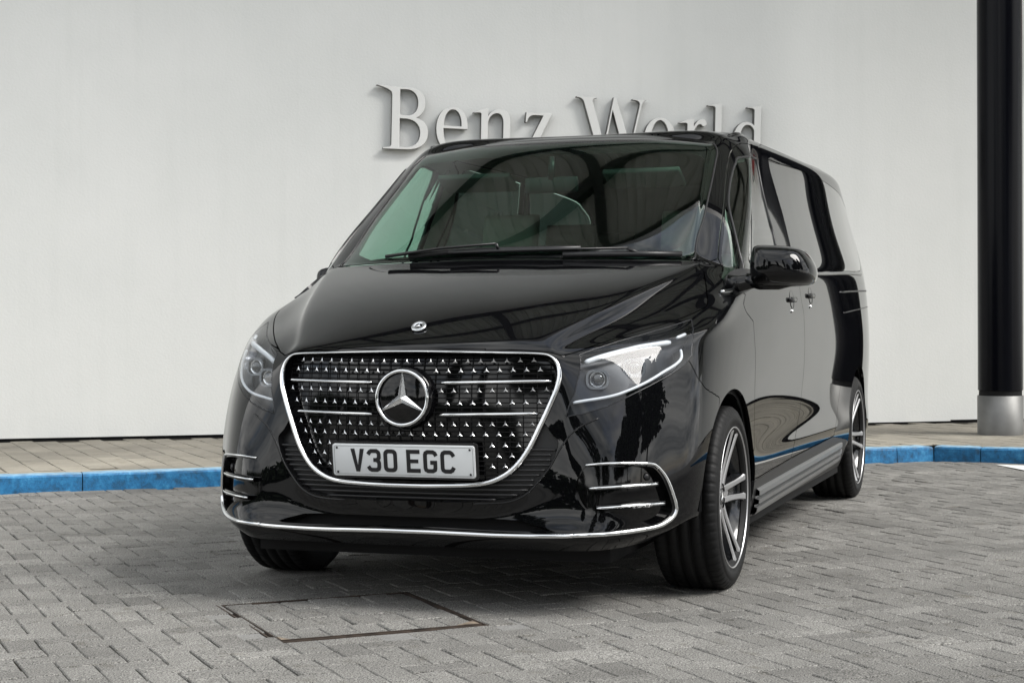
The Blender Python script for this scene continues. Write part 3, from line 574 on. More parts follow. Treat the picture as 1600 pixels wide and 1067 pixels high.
# kerb stones
kerb = MB()
def quad_strip(p, q, w_, z0, z1, nrm): pass
kerb_o = empty('kerb', (0, 0, 0)); tag(kerb_o, kind='structure')
def kerb_stone(p, q, nrm):
    p, q = np.array(p), np.array(q); d = (q-p)/np.linalg.norm(q-p); p = p+d*.003; q = q-d*.003; b = MB()
    prof = [(0, -.03), (.0, .088), (-.006, .100), (-.018, KH), (-.115, KH+.001), (-.12, .098), (-.12, -.03)]
    nseg = 10; vs = []
    for i in range(nseg+1):
        c = p+(q-p)*i/nseg
        for k, (o, z) in enumerate(prof):
            j = random.gauss(0, .0012) if 0 < k < 5 else 0
            e = .004 if i in (0, nseg) and 0 < k < 6 else 0
            vs.append((c[0]+nrm[0]*(o+j-e), c[1]+nrm[1]*(o+j-e), z+j-e))
    m = len(prof); fs = [(i*m+k, i*m+k+1, (i+1)*m+k+1, (i+1)*m+k) for i in range(nseg) for k in range(m-1)]
    fs += [tuple(range(m-1, -1, -1)), tuple(nseg*m+k for k in range(m))]
    b.add(vs, fs, False); o = b.build('kerb_stone', M['kerb'], kerb_o); return o
K915 = .915
s0 = np.dot(np.array([-2.48, -3.439])-K0, d1); start = s0-math.floor(s0/K915)*K915
t = start-K915; Lk = np.linalg.norm(KB-K0)
while t < Lk-.05:
    a, b = max(t, 0), min(t+K915, Lk)
    if b-a > .08: kerb_stone(K0+d1*a, K0+d1*b, n1_)
    t += K915
s0 = .32; t = s0-K915
while t < 11.9:
    a, b = max(t, 0), min(t+K915, 11.9)
    if b-a > .05: kerb_stone(KB+d2*a, KB+d2*b, n2_)
    t += K915
# footpath body (bedding) and buff blocks
fp = MB(); e = .122
pts = [K0-n1_*e, KB-(n1_+n2_)/np.linalg.norm(n1_+n2_)*e, KE-n2_*e, np.array([-14.5, KE[1]]), np.array([-14.5, K0[1]-3]), np.array([K0[0]-.1, K0[1]-3])]
wl = lambda s_: W0+wd*s_
fp.add([(*q, KH-.006) for q in pts], [tuple(range(len(pts)))])
path = fp.build('footpath', M['joint']); tag(path, kind='structure')
SA = R(41.6); sc, ss = math.cos(SA), math.sin(SA); SO = np.array([-2.781, -3.797])
slabs = []
def kerbdist(x, y):      # distance behind the kerb face
    a = -((x-KB[0])*n1_[0]+(y-KB[1])*n1_[1]); b = -((x-KB[0])*n2_[0]+(y-KB[1])*n2_[1]); return max(a, b) if (y < 20) else a
pw, pl = .165, .33
for r_ in range(-90, 130):
    for c_ in range(-50, 60):
        ly = (r_+.5)*pw; lx = (c_+(.5 if r_ % 2 else 0))*pl+.04
        x = SO[0]+lx*sc-ly*ss; y = SO[1]+lx*ss+ly*sc
        kd = kerbdist(x, y); wdist = (x-W0[0])*wn[0]+(y-W0[1])*wn[1]
        if kd < .19 or wdist < .1 or y > KE[1]-.5 or y < K0[1]-2: continue
        slabs.append((lx, ly, False, x, y, kd))
# blocks that the kerb would cut are shortened to triangles by being pulled back: fill strip
strip = MB()
strip.add([(*(K0-n1_*.122), KH-.003), (*(KB-n1_*.122), KH-.003), (*(KB-n1_*.26), KH-.003), (*(K0-n1_*.26), KH-.003)], [(0, 1, 2, 3)])
strip.add([(*(KB-n2_*.122), KH-.0035), (*(KE-n2_*.122), KH-.0035), (*(KE-n2_*.26), KH-.0035), (*(KB-n2_*.26), KH-.0035)], [(0, 1, 2, 3)])
M['slab_edge'] = stone_mat('cut_edge_paving', (.28, .26, .215), (.33, .30, .25), .25, fine=260, bump=.3)
strip.build('cut_slab_strip', M['slab_edge'], path)
slabs.sort(key=lambda c: math.hypot(c[3]-camg[0], c[4]-camg[1])+(0 if in_view(c[3], c[4], 1.05) else 100))
def stone(c): return min(1, max(0, random.gauss(.72 if c[5] < 1.02 else .22, .13)))
for c in slabs[:260]: block_object('paving_slab', blocks_mesh([c[:3]], pl, pw, SA, SO, KH, .03, .0007, .004), M['slab'], path, [stone(c)])
rest = slabs[260:]
block_object('paving_slabs', blocks_mesh([c[:3] for c in rest], pl, pw, SA, SO, KH, .03, .0007, .004), M['slab'], path, [stone(c) for c in rest], 'stuff')
# white road marking by the right kerb
wm = MB(); wm.add([(-5.78, 1.56, .0055), (-5.30, 1.80, .0055), (-4.7, 2.6, .0055), (-5.66, 2.6, .0055), (-5.76, 1.75, .0055)], [(0, 1, 2, 3, 4)])
o = wm.build('road_marking', mat('white_road_paint', (.72, .72, .70), .6, vary=.08, vscale=20)); tag(o, kind='structure')

# rendered wall
def wall_mat():
    m = bpy.data.materials.new('white_render'); m.use_nodes = True; n = m.node_tree.nodes; b = n['Principled BSDF']; l = m.node_tree.links.new
    g = n.new('ShaderNodeNewGeometry'); x = n.new('ShaderNodeTexNoise'); x.inputs['Scale'].default_value = .9; x.inputs['Detail'].default_value = 8; x.inputs['Roughness'].default_value = .6; l(g.outputs['Position'], x.inputs['Vector'])
    r = n.new('ShaderNodeValToRGB'); e = r.color_ramp.elements; e[0].position = .3; e[0].color = (.715, .725, .705, 1); e[1].position = .7; e[1].color = (.77, .775, .755, 1); l(x.outputs[0], r.inputs[0])
    # rain streaks: noise stretched downwards
    mp = n.new('ShaderNodeMapping'); mp.inputs['Scale'].default_value = (5, 5, .35); l(g.outputs['Position'], mp.inputs[0])
    y = n.new('ShaderNodeTexNoise'); y.inputs['Scale'].default_value = 1.6; y.inputs['Detail'].default_value = 6; l(mp.outputs[0], y.inputs['Vector'])
    r2 = n.new('ShaderNodeValToRGB'); e = r2.color_ramp.elements; e[0].position = .28; e[0].color = (.975, .977, .975, 1); e[1].position = .5; e[1].color = (1, 1, 1, 1); l(y.outputs[0], r2.inputs[0])
    mx = n.new('ShaderNodeMixRGB'); mx.blend_type = 'MULTIPLY'; mx.inputs[0].default_value = 1; l(r.outputs[0], mx.inputs[1]); l(r2.outputs[0], mx.inputs[2]); l(mx.outputs[0], b.inputs['Base Color'])
    b.inputs['Roughness'].default_value = .9; b.inputs['Specular IOR Level'].default_value = .2
    z = n.new('ShaderNodeTexNoise'); z.inputs['Scale'].default_value = 55; z.inputs['Detail'].default_value = 6; l(g.outputs['Position'], z.inputs['Vector'])
    u = n.new('ShaderNodeBump'); u.inputs['Strength'].default_value = .35; u.inputs['Distance'].default_value = .004; l(z.outputs[0], u.inputs['Height']); l(u.outputs[0], b.inputs['Normal'])
    return m
M['render'] = wall_mat()
WH = 9.6
wall = empty('rendered_wall', (*W0, 0)); tag(wall, 'tall smooth white rendered wall behind the footpath carrying raised letters', 'wall')
def wpt(s_, o, z): q = W0+wd*s_+wn*o; return (q[0]-W0[0], q[1]-W0[1], z)
def wbox(mb, s0, s1, o0, o1, z0, z1): 
    vs = [wpt(s_, o, z) for z in (z0, z1) for o in (o0, o1) for s_ in (s0, s1)]
    mb.add(vs, [(0, 2, 3, 1), (4, 5, 7, 6), (0, 1, 5, 4), (2, 6, 7, 3), (0, 4, 6, 2), (1, 3, 7, 5)])
b = MB(); wbox(b, -9, 4.2, -.3, 0, KH+.022, WH); wbox(b, 4.2, 7.84, -.3, 0, KH+.012, WH); wbox(b, 7.84, 60, -.3, 0, KH+.022, WH); b.build('render_panel', M['render'], wall)
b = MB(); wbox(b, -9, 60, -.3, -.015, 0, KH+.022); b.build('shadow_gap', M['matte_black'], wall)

# raised letters
def bez(p0, p1, p2, p3, n=8): return [tuple((1-t)**3*np.array(p0)+3*(1-t)**2*t*np.array(p1)+3*(1-t)*t*t*np.array(p2)+t**3*np.array(p3)) for t in [(i+1)/n for i in range(n)]]
def parse(path):
    tok = path.replace(',', ' ').replace('M', ' M ').replace('L', ' L ').replace('C', ' C ').replace('Z', ' Z ').split()
    loops = []; i = 0; cmd = None; cur = None
    while i < len(tok):
        if tok[i] in 'MLCZ':
            cmd = tok[i]; i += 1
            if cmd == 'Z': continue
        if cmd == 'M': cur = (float(tok[i]), float(tok[i+1])); loops.append([cur]); i += 2; cmd = 'L'
        elif cmd == 'L': cur = (float(tok[i]), float(tok[i+1])); loops[-1].append(cur); i += 2
        elif cmd == 'C':
            q = [float(x) for x in tok[i:i+6]]; loops[-1] += bez(cur, q[0:2], q[2:4], q[4:6]); cur = (q[4], q[5]); i += 6
    return loops
def ell(cx, cy, rx, ry, n=40): return [(cx+rx*math.cos(2*math.pi*k/n), cy+ry*math.sin(2*math.pi*k/n)) for k in range(n)]
def glyph_mesh(name, loops, depth, scale=.001, bev=.004):
    cu = bpy.data.curves.new(name, 'CURVE'); cu.dimensions = '2D'; cu.fill_mode = 'BOTH'; cu.extrude = depth/2; cu.bevel_depth = bev; cu.bevel_resolution = 1; cu.offset = -bev
    for lp in loops:
        s = cu.splines.new('POLY'); s.points.add(len(lp)-1); s.use_cyclic_u = True
        for k, q in enumerate(lp): s.points[k].co = (q[0]*scale, q[1]*scale, 0, 1)
    o = bpy.data.objects.new(name, cu); COL.objects.link(o); dg = bpy.context.evaluated_depsgraph_get(); dg.update()
    me = bpy.data.meshes.new_from_object(o.evaluated_get(dg)); bpy.data.objects.remove(o); me.name = name
    return me
G = {
 'B': (2.870, parse('M61,0 L250,0 C350,0 422,45 422,140 C422,200 385,240 326,256 C370,275 396,320 396,372 C396,450 340,492 250,494 L150,497 L60,503 C30,505 10,504 0,500 C40,492 90,478 118,455 C125,445 127,430 127,415 L127,40 C127,25 115,18 95,15 L61,10 Z M193,275 L193,475 L240,475 C300,475 336,435 336,372 C336,310 305,275 250,270 Z M193,245 L250,243 C320,235 356,195 356,135 C356,60 310,22 240,20 L193,22 Z')),
 'e': (3.355, parse('M60,183 L258,183 C262,280 215,356 135,356 C50,356 0,280 0,180 C0,75 55,-6 145,-6 C205,-6 245,30 258,90 L240,95 C228,50 200,22 155,22 C95,22 60,80 60,183 Z M62,205 C64,275 90,335 134,335 C180,335 205,280 205,205 Z')),
 'n': (3.655, parse('M0,322 L60,348 L122,362 L122,300 C140,335 175,358 215,358 C275,358 305,320 305,250 L305,22 C305,12 320,8 335,6 L335,0 L212,0 L212,6 C235,8 246,12 246,22 L246,240 C246,290 230,322 195,322 C155,322 122,285 122,235 L122,22 C122,12 135,8 152,6 L152,0 L30,0 L30,6 C52,8 64,12 64,22 L64,310 C64,325 45,322 0,316 Z')),
 'z': (4.075, parse('M8,262 L14,345 L228,345 L228,338 L74,24 L175,24 C205,24 215,45 222,85 L236,85 L228,0 L0,0 L0,6 L155,322 L85,322 C45,322 30,300 22,262 Z')),
 'W': (4.505, parse('M0,495 L172,495 L172,487 C146,484 133,476 138,455 L240,115 L312,500 L330,500 L464,112 L532,440 C538,472 528,483 470,487 L470,495 L592,495 L592,487 C570,483 560,470 553,445 L455,-8 L425,-8 L306,395 L236,-8 L205,-8 L62,450 C52,476 35,484 0,487 Z')),
 'o': (5.08, [ell(137, 175, 137, 181), ell(137, 175, 76, 158)]),
 'r': (5.38, parse('M0,322 L62,350 L128,362 L128,300 C150,345 180,360 205,358 C228,356 240,335 238,318 C235,298 205,292 195,308 C185,325 150,320 130,250 L130,22 C130,12 142,8 160,6 L160,0 L36,0 L36,6 C58,8 70,12 70,22 L70,310 C70,325 50,322 0,316 Z')),
 'l': (5.624, parse('M0,478 L60,490 L122,500 L122,22 C122,12 140,8 158,6 L158,0 L30,0 L30,6 C50,8 66,12 66,22 L66,455 C66,470 45,472 0,470 Z')),
 'd': (5.845, parse('M245,498 L183,488 L123,478 L123,470 C165,472 187,468 187,450 L187,330 C165,350 145,357 120,357 C50,357 0,280 0,175 C0,70 45,-6 110,-6 C145,-6 170,10 187,40 L187,0 L285,0 L285,8 C260,10 245,15 245,30 Z M187,285 C175,315 155,330 130,330 C90,330 60,270 60,175 C60,80 90,25 130,25 C155,25 175,45 187,75 Z')),
}
q0 = W0+wd*2.87; sign = empty('wall_sign', (q0[0], q0[1], 2.36)); tag(sign, 'raised silver serif letters reading Benz World across the white wall', 'sign')
LD = .055
for ch, (s_, loops) in G.items():
    me = glyph_mesh('letter', loops, LD-.008)
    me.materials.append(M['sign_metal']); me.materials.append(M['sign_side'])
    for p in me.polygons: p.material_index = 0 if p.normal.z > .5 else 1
    o = link('letter', me, sign); z = 2.362-.028*(s_-3.0)
    org = W0+wd*s_+wn*(.012+LD/2)
    X = Vector((wd[0], wd[1], 0)); Z = Vector((wn[0], wn[1], 0)); Y = Vector((0, 0, 1))
    tilt = Matrix.Rotation(-.028, 4, 'Z')
    mw = Matrix(((X.x, Y.x, Z.x, org[0]-q0[0]), (X.y, Y.y, Z.y, org[1]-q0[1]), (X.z, Y.z, Z.z, z-2.36), (0, 0, 0, 1)))
    o.matrix_local = mw @ tilt

# column
colm = empty('canopy_column', (-7.41, 1.505, KH)); tag(colm, 'black round column with brushed steel sleeve standing on the footpath at the right', 'column')
M['brushed'] = mat('brushed_steel_sleeve', (.19, .19, .185), .52, metal=.75, bump=(14, .25), vary=.2, vscale=5)
M['col'] = mat('black_column_paint', (.002, .0022, .0038), .22, spec=.12)
CR = .172
MB().lathe([(CR-.004, .34), (CR-.004, WH)], 64).build('shaft', M['col'], colm)
MB().lathe([(CR, 0), (CR, .298), (CR-.004, .30), (CR-.03, .30)], 64).build('base_sleeve', M['brushed'], colm)
MB().lathe([(CR-.012, .295), (CR-.012, .345)], 48).build('shadow_ring', M['matte_black'], colm)

# canopy over the entrance (seen mirrored in the van's bonnet and windscreen)
CZ = 9.6; CO = 4.3
can = empty('entrance_canopy', (*W0, 0)); tag(can, 'ribbed grey metal canopy on dark beams above the forecourt', 'canopy')
M['soffit'] = mat('grey_green_soffit', (.72, .75, .70), .5, metal=.0)
M['beam'] = mat('dark_steel_beam', (.012, .013, .014), .4)
rb = MB(); pitch = .30; o0, o1 = .0, CO; s_ = -9.0; vs = []; fs = []
prof = []
while s_ < 40:
    prof += [(s_, CZ), (s_+.14, CZ), (s_+.17, CZ+.07), (s_+.27, CZ+.07)]; s_ += pitch
for (a, z) in prof: vs += [wpt(a, o0, z), wpt(a, o1, z)]
for i in range(len(prof)-1): fs.append((2*i, 2*i+2, 2*i+3, 2*i+1))
rb.add(vs, fs); rb.build('ribbed_soffit', M['soffit'], can)
rf = MB(); wbox(rf, -9, 40, 0, CO, CZ+.12, CZ+.3); rf.build('deck', M['beam'], can)
for k in range(-2, 10):
    b = MB(); s_ = 8.2+k*3.4-8.4+.0; wbox(b, s_-.1, s_+.1, .0, CO+.02, CZ-.28, CZ-.001); b.build('cross_beam', M['beam'], can)
b = MB(); wbox(b, -9, 40, CO, CO+.2, CZ-.30, CZ+.35); b.build('edge_beam', M['beam'], can)
b = MB(); wbox(b, -9, 40, .002, .22, CZ-.33, CZ-.02); b.build('wall_beam', M['beam'], can)
b = MB(); wbox(b, -9, 40, CO*.5-.09, CO*.5+.09, CZ-.25, CZ-.003); b.build('long_beam', M['beam'], can)

# trees and an added leaf band across the road (behind the photographer, seen only as reflections)
M['bark'] = mat('bark', (.05, .04, .03), .9)
M['leaf'] = mat('dark_leaves', (.03, .05, .022), .7, vary=.4, vscale=2)
def tree(x, y, h, rad, label, slim=False, n=1500):
    t = empty('poplar_tree' if slim else 'broadleaf_tree', (x, y, 0)); tag(t, label, 'tree', 'trees across the road')
    MB().tube([(0, 0, 0), (.05, .02, h*.4), (0, .05, h*.8)], [.2, .13, .04], 8).build('trunk', M['bark'], t)
    c = MB()
    for k in range(n):
        zz = random.random(); prof_ = (math.sin(math.pi*min(1, zz*1.02))**.6 if slim else math.sin(math.pi*(.12+.85*zz))**.7)
        a = random.random()*6.283; clump = .72+.4*noise.noise(Vector((math.cos(a)*2, math.sin(a)*2, zz*h*.8+x)))
        rr = rad*prof_*clump*(random.random()**.35); z = h*(.12 if slim else .3)+zz*h*(.88 if slim else .7)
        q = Vector((rr*math.cos(a), rr*math.sin(a), z)); s_ = .20 if slim else .3
        u = Vector([random.gauss(0, 1) for _ in range(3)]).normalized()*s_; v = u.cross(Vector([random.gauss(0, 1) for _ in range(3)]).normalized())
        c.add([q-u, q+v, q+u, q-v], [(0, 1, 2, 3)])
    c.build('crown', M['leaf'], t)
for x, y, h, r_, sl, lb in [(15.5, -1.2, 9.5, 1.0, True, 'tall slim poplar standing across the road'), (17, 2.6, 7.2, .7, True, 'shorter slim poplar across the road'),
    (15, 6.2, 11.5, 1.25, True, 'tallest poplar across the road'), (18, 9.6, 6.4, .7, True, 'smallest slim poplar across the road'), (24, 15, 9, 4, False, 'broad leafy tree at the far side of the road'),
    (27, -12, 7, 4, False, 'round leafy tree beyond the road'), (14, 17, 9, 3.2, False, 'dark broadleaf tree by the bend')]: tree(x, y, h, r_, lb, sl)
for x, y, h, r_, lb in [(5.5, 14.5, 10.5, 3.6, 'large dark tree beside the forecourt nearest the road'), (.5, 16, 12, 4, 'tallest dark tree beside the forecourt'), (9.5, 15.5, 9, 3, 'lower dark tree at the corner of the forecourt')]: tree(x, y, h, r_, lb, False, 3500)
hd = MB()  # unseen foliage added to darken the low horizon in reflections
for k in range(5000):
    a = R(-75+150*random.random()); d = 36+random.random()*2
    q = Vector((d*math.cos(a), d*math.sin(a), random.random()**.8*(2.6+1.2*noise.noise(Vector((a*6, 0, 0)))))); u = Vector([random.gauss(0, 1) for _ in range(3)]).normalized()*.5; v = u.cross(Vector([random.gauss(0, 1) for _ in range(3)]).normalized())
    hd.add([q-u, q+v, q+u, q-v], [(0, 1, 2, 3)])
o = hd.build('added_hedge', M['leaf']); tag(o, kind='stuff')

# round red sign on the wall just past the column (seen mirrored in the sliding door glass)
rs = empty('round_sign', (*(W0+wd*9.15), 3.5)); tag(rs, 'round red projecting sign with grey rim on the white wall beyond the column', 'sign')
RM = Matrix(((wd[0], 0, wn[0], 0), (wd[1], 0, wn[1], 0), (0, 1, 0, 0), (0, 0, 0, 1)))
MB().lathe([(0, .30), (.30, .30), (.32, .28), (.32, .20), (.27, .18), (.12, 0)], 48, RM).build('red_face', mat('red_enamel', (.23, .008, .012), .35), rs)
MB().lathe([(.305, .302), (.335, .302), (.335, .19), (.32, .19)], 48, RM).build('grey_rim', mat('grey_rim', (.3, .3, .3), .5), rs)

# ------------------------------------------------------------------ the van
van = empty('van', (0, 0, 0)); tag(van, 'glossy black people carrier van with chrome star grille parked on the block paving', 'van')
F = {k: np.array(v) for k, v in FEAT.items()}
FS = full_sheet()
B = Sheet(FS.uv, FS.t)
X0 = S(B.uv[:, 0], B.uv[:, 1])
def arch_f(sh, cx, cz, r): X = S(sh.uv[:, 0], sh.uv[:, 1]); return r-np.hypot(X[:, 0]-cx, X[:, 2]-cz)
B = clip(B, arch_f(B, .03, .335, .402)); B = clip(B, arch_f(B, -3.43, .335, .398))
def C(*a): return np.array(a, float)
poly_screen = np.concatenate([smooth_path(F['screen_side'], 4), C((-.6, 13.87), (-.6, 10.42), (0, 10.40), (1, 10.40), (2, 10.41), (2.8, 10.42))])
screen, B = cut(B, poly_screen, .0015)
poly_bonnet = np.concatenate([C((-.8, 6.42), (.6, 6.42), (1.8, 6.38), (2.8, 6.30), (3.4, 6.24)), lin_path(F['bonnet_side'], 3), C((2.9, 10.25), (2, 10.14), (1, 10.1), (-.8, 10.08))])
bonnet, B = cut(B, poly_bonnet, .0022)
cowl, B = cut(B, C((-.8, 10.0), (1, 10.0), (2, 10.05), (2.9, 10.12), (3.5, 10.28), (3.45, 10.5), (2, 10.5), (-.8, 10.5)), .0005)
poly_hl = lin_path(F['headlight'], 3, True)
lamp, B = cut(B, poly_hl, .0022)
gp = F['grille']
grille_half = smooth_path(np.concatenate([C((.25, 6.285)), gp, C((.25, 2.975))]), 4)
poly_grille = np.concatenate([C((-.8, 6.29)), grille_half, C((-.8, 2.97))])
grille_in, B = cut(B, poly_grille, 0)
poly_intake = np.concatenate([smooth_path(F['intake'], 4), C((-.8, 2.51), (-.8, 4.4))])
intake, B = cut(B, poly_intake, .001)
sl = F['slot']
poly_slot = np.concatenate([C((-.8, sl[0][1])), lin_path(sl, 3), C((-.8, sl[-1][1]))])
slot, B = cut(B, poly_slot, 0)
poly_corner = smooth_path(F['corner'], 4, True)
corner, B = cut(B, poly_corner, 0)
poly_fw = smooth_path(F['front_window'], 4, True); fwin, B = cut(B, poly_fw, .001)
qwin, B = cut(B, smooth_path(F['quarter_window'], 4, True), .001)
swin, B = cut(B, smooth_path(F['slide_window'], 3, True), .0015)
rwin, B = cut(B, smooth_path(F['rear_window'], 3, True), .0015)
dfe = lin_path(F['door_front_edge'], 3); dre = lin_path(F['door_rear_edge'], 3); sre = lin_path(F['slide_rear_edge'], 3); se = F['sill_edge']
se_low = se[0]+C(0, 0)
poly_fd = np.concatenate([[se[0]-C(.35, 0)], dfe, dre, [se[1]]])
fdoor, B = cut(B, poly_fd, .0022)
slide_top = C((10.85, 14.45), (12, 14.5), (13.3, 14.55))
kk = [i for i, q in enumerate(dre) if q[1] < 13.9][0]
poly_sd = np.concatenate([[se[1]], dre[kk:][::-1], slide_top, sre[3:], [se[2]]])
sdoor, B = cut(B, poly_sd, .0022)
sill, B = cut(B, np.concatenate([C((8.9, -.9)), [(8.9, se[0][1]-.05)], se-C(0, .05), C((13.6, 2.0), (13.6, -.9))]), .001)
bs = F['bumper_seam']; i_a = int(np.argmin(np.abs(dfe[:, 0]-5.08)+np.abs(dfe[:, 1]-10.97)))
poly_wing = np.concatenate([lin_path(F['bonnet_side'], 3), C((4.2, 10.6), (4.7, 10.75)), dfe[:i_a+1][::-1], C((9.9, -.9), (8.7, -.9)), bs[::-1], C((6.6, 6.6), (5, 6.9), (4.2, 6.5))])
wing, B = cut(B, poly_wing, .0022)
bumper, B = cut(B, np.concatenate([C((-.9, -.9), (8.65, -.9)), bs[::-1], C((6.8, 6.4), (5, 6.6), (4, 6.45), (2.8, 6.5), (-.9, 6.5))]), .001)
roof, B = cut(B, C((-.9, 14.02), (1.4, 14.12), (3.2, 14.25), (4.4, 14.5), (5.3, 14.8), (8, 14.9), (13, 14.95), (17, 14.95), (20.9, 14.95), (20.9, 18.5), (-.9, 18.5)), .0015)
tail, B = cut(B, C((17.3, 1.5), (20.9, 1.5), (20.9, 14.7), (17.3, 14.7)), .002)

def sides(name, sh, m, **k):
    a = sheet_object(name, sh, m, van, 1, **k); b = sheet_object(name, sh, m, van, -1, **k); return a, b
P = M['paint']
sheet_object('bonnet', bonnet, P, van, both=True)
sheet_object('cowl_panel', cowl, M['satin_black'], van, both=True, offset=-.006)
sheet_object('front_bumper', bumper, P, van, both=True, flange=.02)
sheet_object('body_shell', B, P, van, both=True)
sheet_object('roof', roof, P, van, both=True)
sheet_object('tailgate', tail, P, van, both=True)
wings = sides('front_wing', wing, P)
ext = C((10.15, 13.2), (10.4, 11.2), (10.6, 10.4), (11.0, 10.35), (10.93, 11.4), (10.8, 12.8), (10.7, 13.5), (10.2, 13.55))
extw, fdoor_r = cut(fdoor, ext, .001)
fd = (sheet_object('front_door', fdoor, P, van, 1), sheet_object('front_door', fdoor_r, P, van, -1))
sheet_object('door_glass_rear', extw, M['side_glass'], fd[1], -1, flange=0, offset=-.003); sdr = sides('sliding_door', sdoor, P, flange=.04)
sides('sill', sill, M['satin_black'])
sheet_object('windscreen', screen, M['screen_glass'], van, both=True, flange=0)
ws = [o for o in van.children if o.name == 'windscreen'][0]
def pane(X):
    t = np.clip((X[:, 0]+2.75)/1.2, 0, 1); return -.036*t*t, -.036*2*t/1.2
# black enamel border just behind the glass
clear_poly = np.concatenate([smooth_path(F['screen_clear'], 4), C((-.8, 13.5), (-.8, 10.78), (0, 10.78), (1, 10.77), (2, 10.75))])
_, border = cut(screen, clear_poly, 0)
sheet_object('enamel_border', border, M['gloss_black'], ws, both=True, offset=-.004, flange=0)
for i, sd_ in enumerate((1, -1)):
    sheet_object('window', fwin, M['side_glass'], fd[i], sd_, flange=0, offset=-.003)
    sheet_object('quarter_light', qwin, M['side_glass'], fd[i], sd_, flange=0, offset=-.003)
    sheet_object('window', swin, M['privacy_glass'], sdr[i], sd_, flange=0, disp=pane)
    sheet_object('rear_side_window', rwin, M['privacy_glass'], van, sd_, flange=0)
    # rubber seals round the door glass
    MB().tube(mir(on_body(poly_fw, -.002), sd_), .006, 6, True).build('window_seal', M['satin_black'], fd[i])
# dark inner shell so that nothing is hollow
inner = full_sheet()
inner = clip(inner, arch_f(inner, .03, .335, .385)); inner = clip(inner, arch_f(inner, -3.43, .335, .385))
for pl_ in (poly_screen, poly_grille, poly_intake, poly_hl, poly_corner, poly_slot, poly_fw, ext, smooth_path(F['quarter_window'], 4, True), smooth_path(F['slide_window'], 3, True), smooth_path(F['rear_window'], 3, True)):
    inner = clip(inner, -sdf(inner.uv, pl_)+.0)
low = clip(inner, inner.uv[:, 1]-10.9); up_ = clip(inner, 10.9-inner.uv[:, 1])
sheet_object('inner_shell', low, M['matte_black'], van, both=True, offset=-.022, flange=0)
sheet_object('headlining', up_, M['headliner'], van, both=True, offset=-.03, flange=0)
# underbody, boxes set low and wide to deepen the shade beneath
ub = MB(); ub.box((-4.3, -.66, .17), (.66, .66, .40)); ub.box((-2.98, -.90, .175), (-.46, .90, .30)); ub.box((-4.35, -.80, .21), (-3.88, .80, .40)); ub.build('underbody', M['matte_black'], van)
# wheel housings
for cx in (.03, -3.43):
    for sd_ in (1, -1):
        m = MB(); MM = Matrix(((1, 0, 0, cx), (0, 0, sd_, 0), (0, 1, 0, .335), (0, 0, 0, 1)))
        m.lathe([(.405, .925), (.43, .80), (.43, .58), (.02, .58)], 40, MM, arc=(-.02, math.pi+.02)); m.build('wheel_housing', M['matte_black'], van)
        # rolled arch edge
        pts = []
        for k in range(41):
            a = math.pi*(-.13+1.26*k/40); pts.append((cx+.400*math.cos(a), .335+.400*math.sin(a)))
# ---- grille
gr = sheet_object('grille', grille_in, M['gloss_black'], van, both=True, offset=-.034, flange=0)
def inv_yz(y, z, u0=None):
    u = .1+abs(y)*4 if u0 is None else u0; v = 4.5+(z-.66)*5
    for _ in range(25):
        X = S(u, v); e = 1e-3; a = (S(u+e, v)-X)/e; b = (S(u, v+e)-X)/e
        J = np.array([[a[1], b[1]], [a[2], b[2]]]); r = np.array([abs(y)-X[1], z-X[2]])
        try: d = np.linalg.solve(J, r)
        except Exception: break
        u = float(np.clip(u+np.clip(d[0], -.5, .5), 0, 8)); v = float(np.clip(v+np.clip(d[1], -.5, .5), 0, 9))
    return u, v
def pt_yz(y, z, off=0):
    u, v = inv_yz(y, z); X = S(u, v)+N_(np.array(u), np.array(v))*off
    return np.array([X[0], X[1]*(1 if y >= 0 else -1), X[2]])
# walls of the opening
def rim_wall(name, poly, d0, d1, material, parent, sd_list=(1, -1), closed=False):
    m = MB(); p = np.asarray(poly)
    for sd_ in sd_list:
        a = mir(on_body(p, d0), sd_); b = mir(on_body(p, d1), sd_); n = len(p)
        fs = [(i, (i+1) % n, n+(i+1) % n, n+i) for i in range(n if closed else n-1)]
        m.add(list(a)+list(b), fs, True)
    return m.build(name, material, parent)
rim_wall('opening_wall', grille_half[2:-2], .003, -.036, M['gloss_black'], gr)
# horizontal lattice
for zz in np.arange(.47, .885, .0165):
    yy = np.linspace(0, .54, 28); uv = [inv_yz(y, zz) for y in yy]; ins = pip(np.array(uv), poly_grille); yy = yy[ins]
    if len(yy) < 3: continue
    pts = [pt_yz(y, zz, -.027) for y in yy]; full = [q*np.array([1, -1, 1]) for q in pts[::-1]]+pts[1:]
    MB().tube(full, .0018, 4).build('slat', M['matte_black'], gr)
for yy in np.arange(-.5, .501, .043):
    zz = np.linspace(.45, .885, 16); uv = [inv_yz(yy, z) for z in zz]; ins = pip(np.array(uv), poly_grille); zz = zz[ins]
    if len(zz) < 3: continue
    MB().tube([pt_yz(yy, z, -.029) for z in zz], .0018, 4).build('slat', M['matte_black'], gr)
# chrome surround
gh = grille_half; full = np.concatenate([mir(on_body(gh, .003), -1)[::-1], on_body(gh, .003)])
vv = np.concatenate([gh[::-1, 1], gh[:, 1]]); uu = np.concatenate([gh[::-1, 0], gh[:, 0]])
rad = np.interp(vv, [2.9, 3.2, 4.2, 5.4, 5.9, 6.1, 6.4], [.0075, .009, .0105, .0095, .006, .0032, .0032])
half = len(gh)
MB().tube(full, list(rad), 10, closed=True).build('chrome_surround', M['chrome'], gr)
# bars
for z_, y0, y1 in ((.785, .125, .492), (.677, .121, .450)):
    for sd_ in (1, -1):
        ys = np.linspace(y0, y1, 14); MB().tube([pt_yz(y*sd_, z_+(y-y0)*.012, -.004) for y in ys], [.003]+[.0052]*12+[.003], 8).build('bar', M['chrome'], gr)
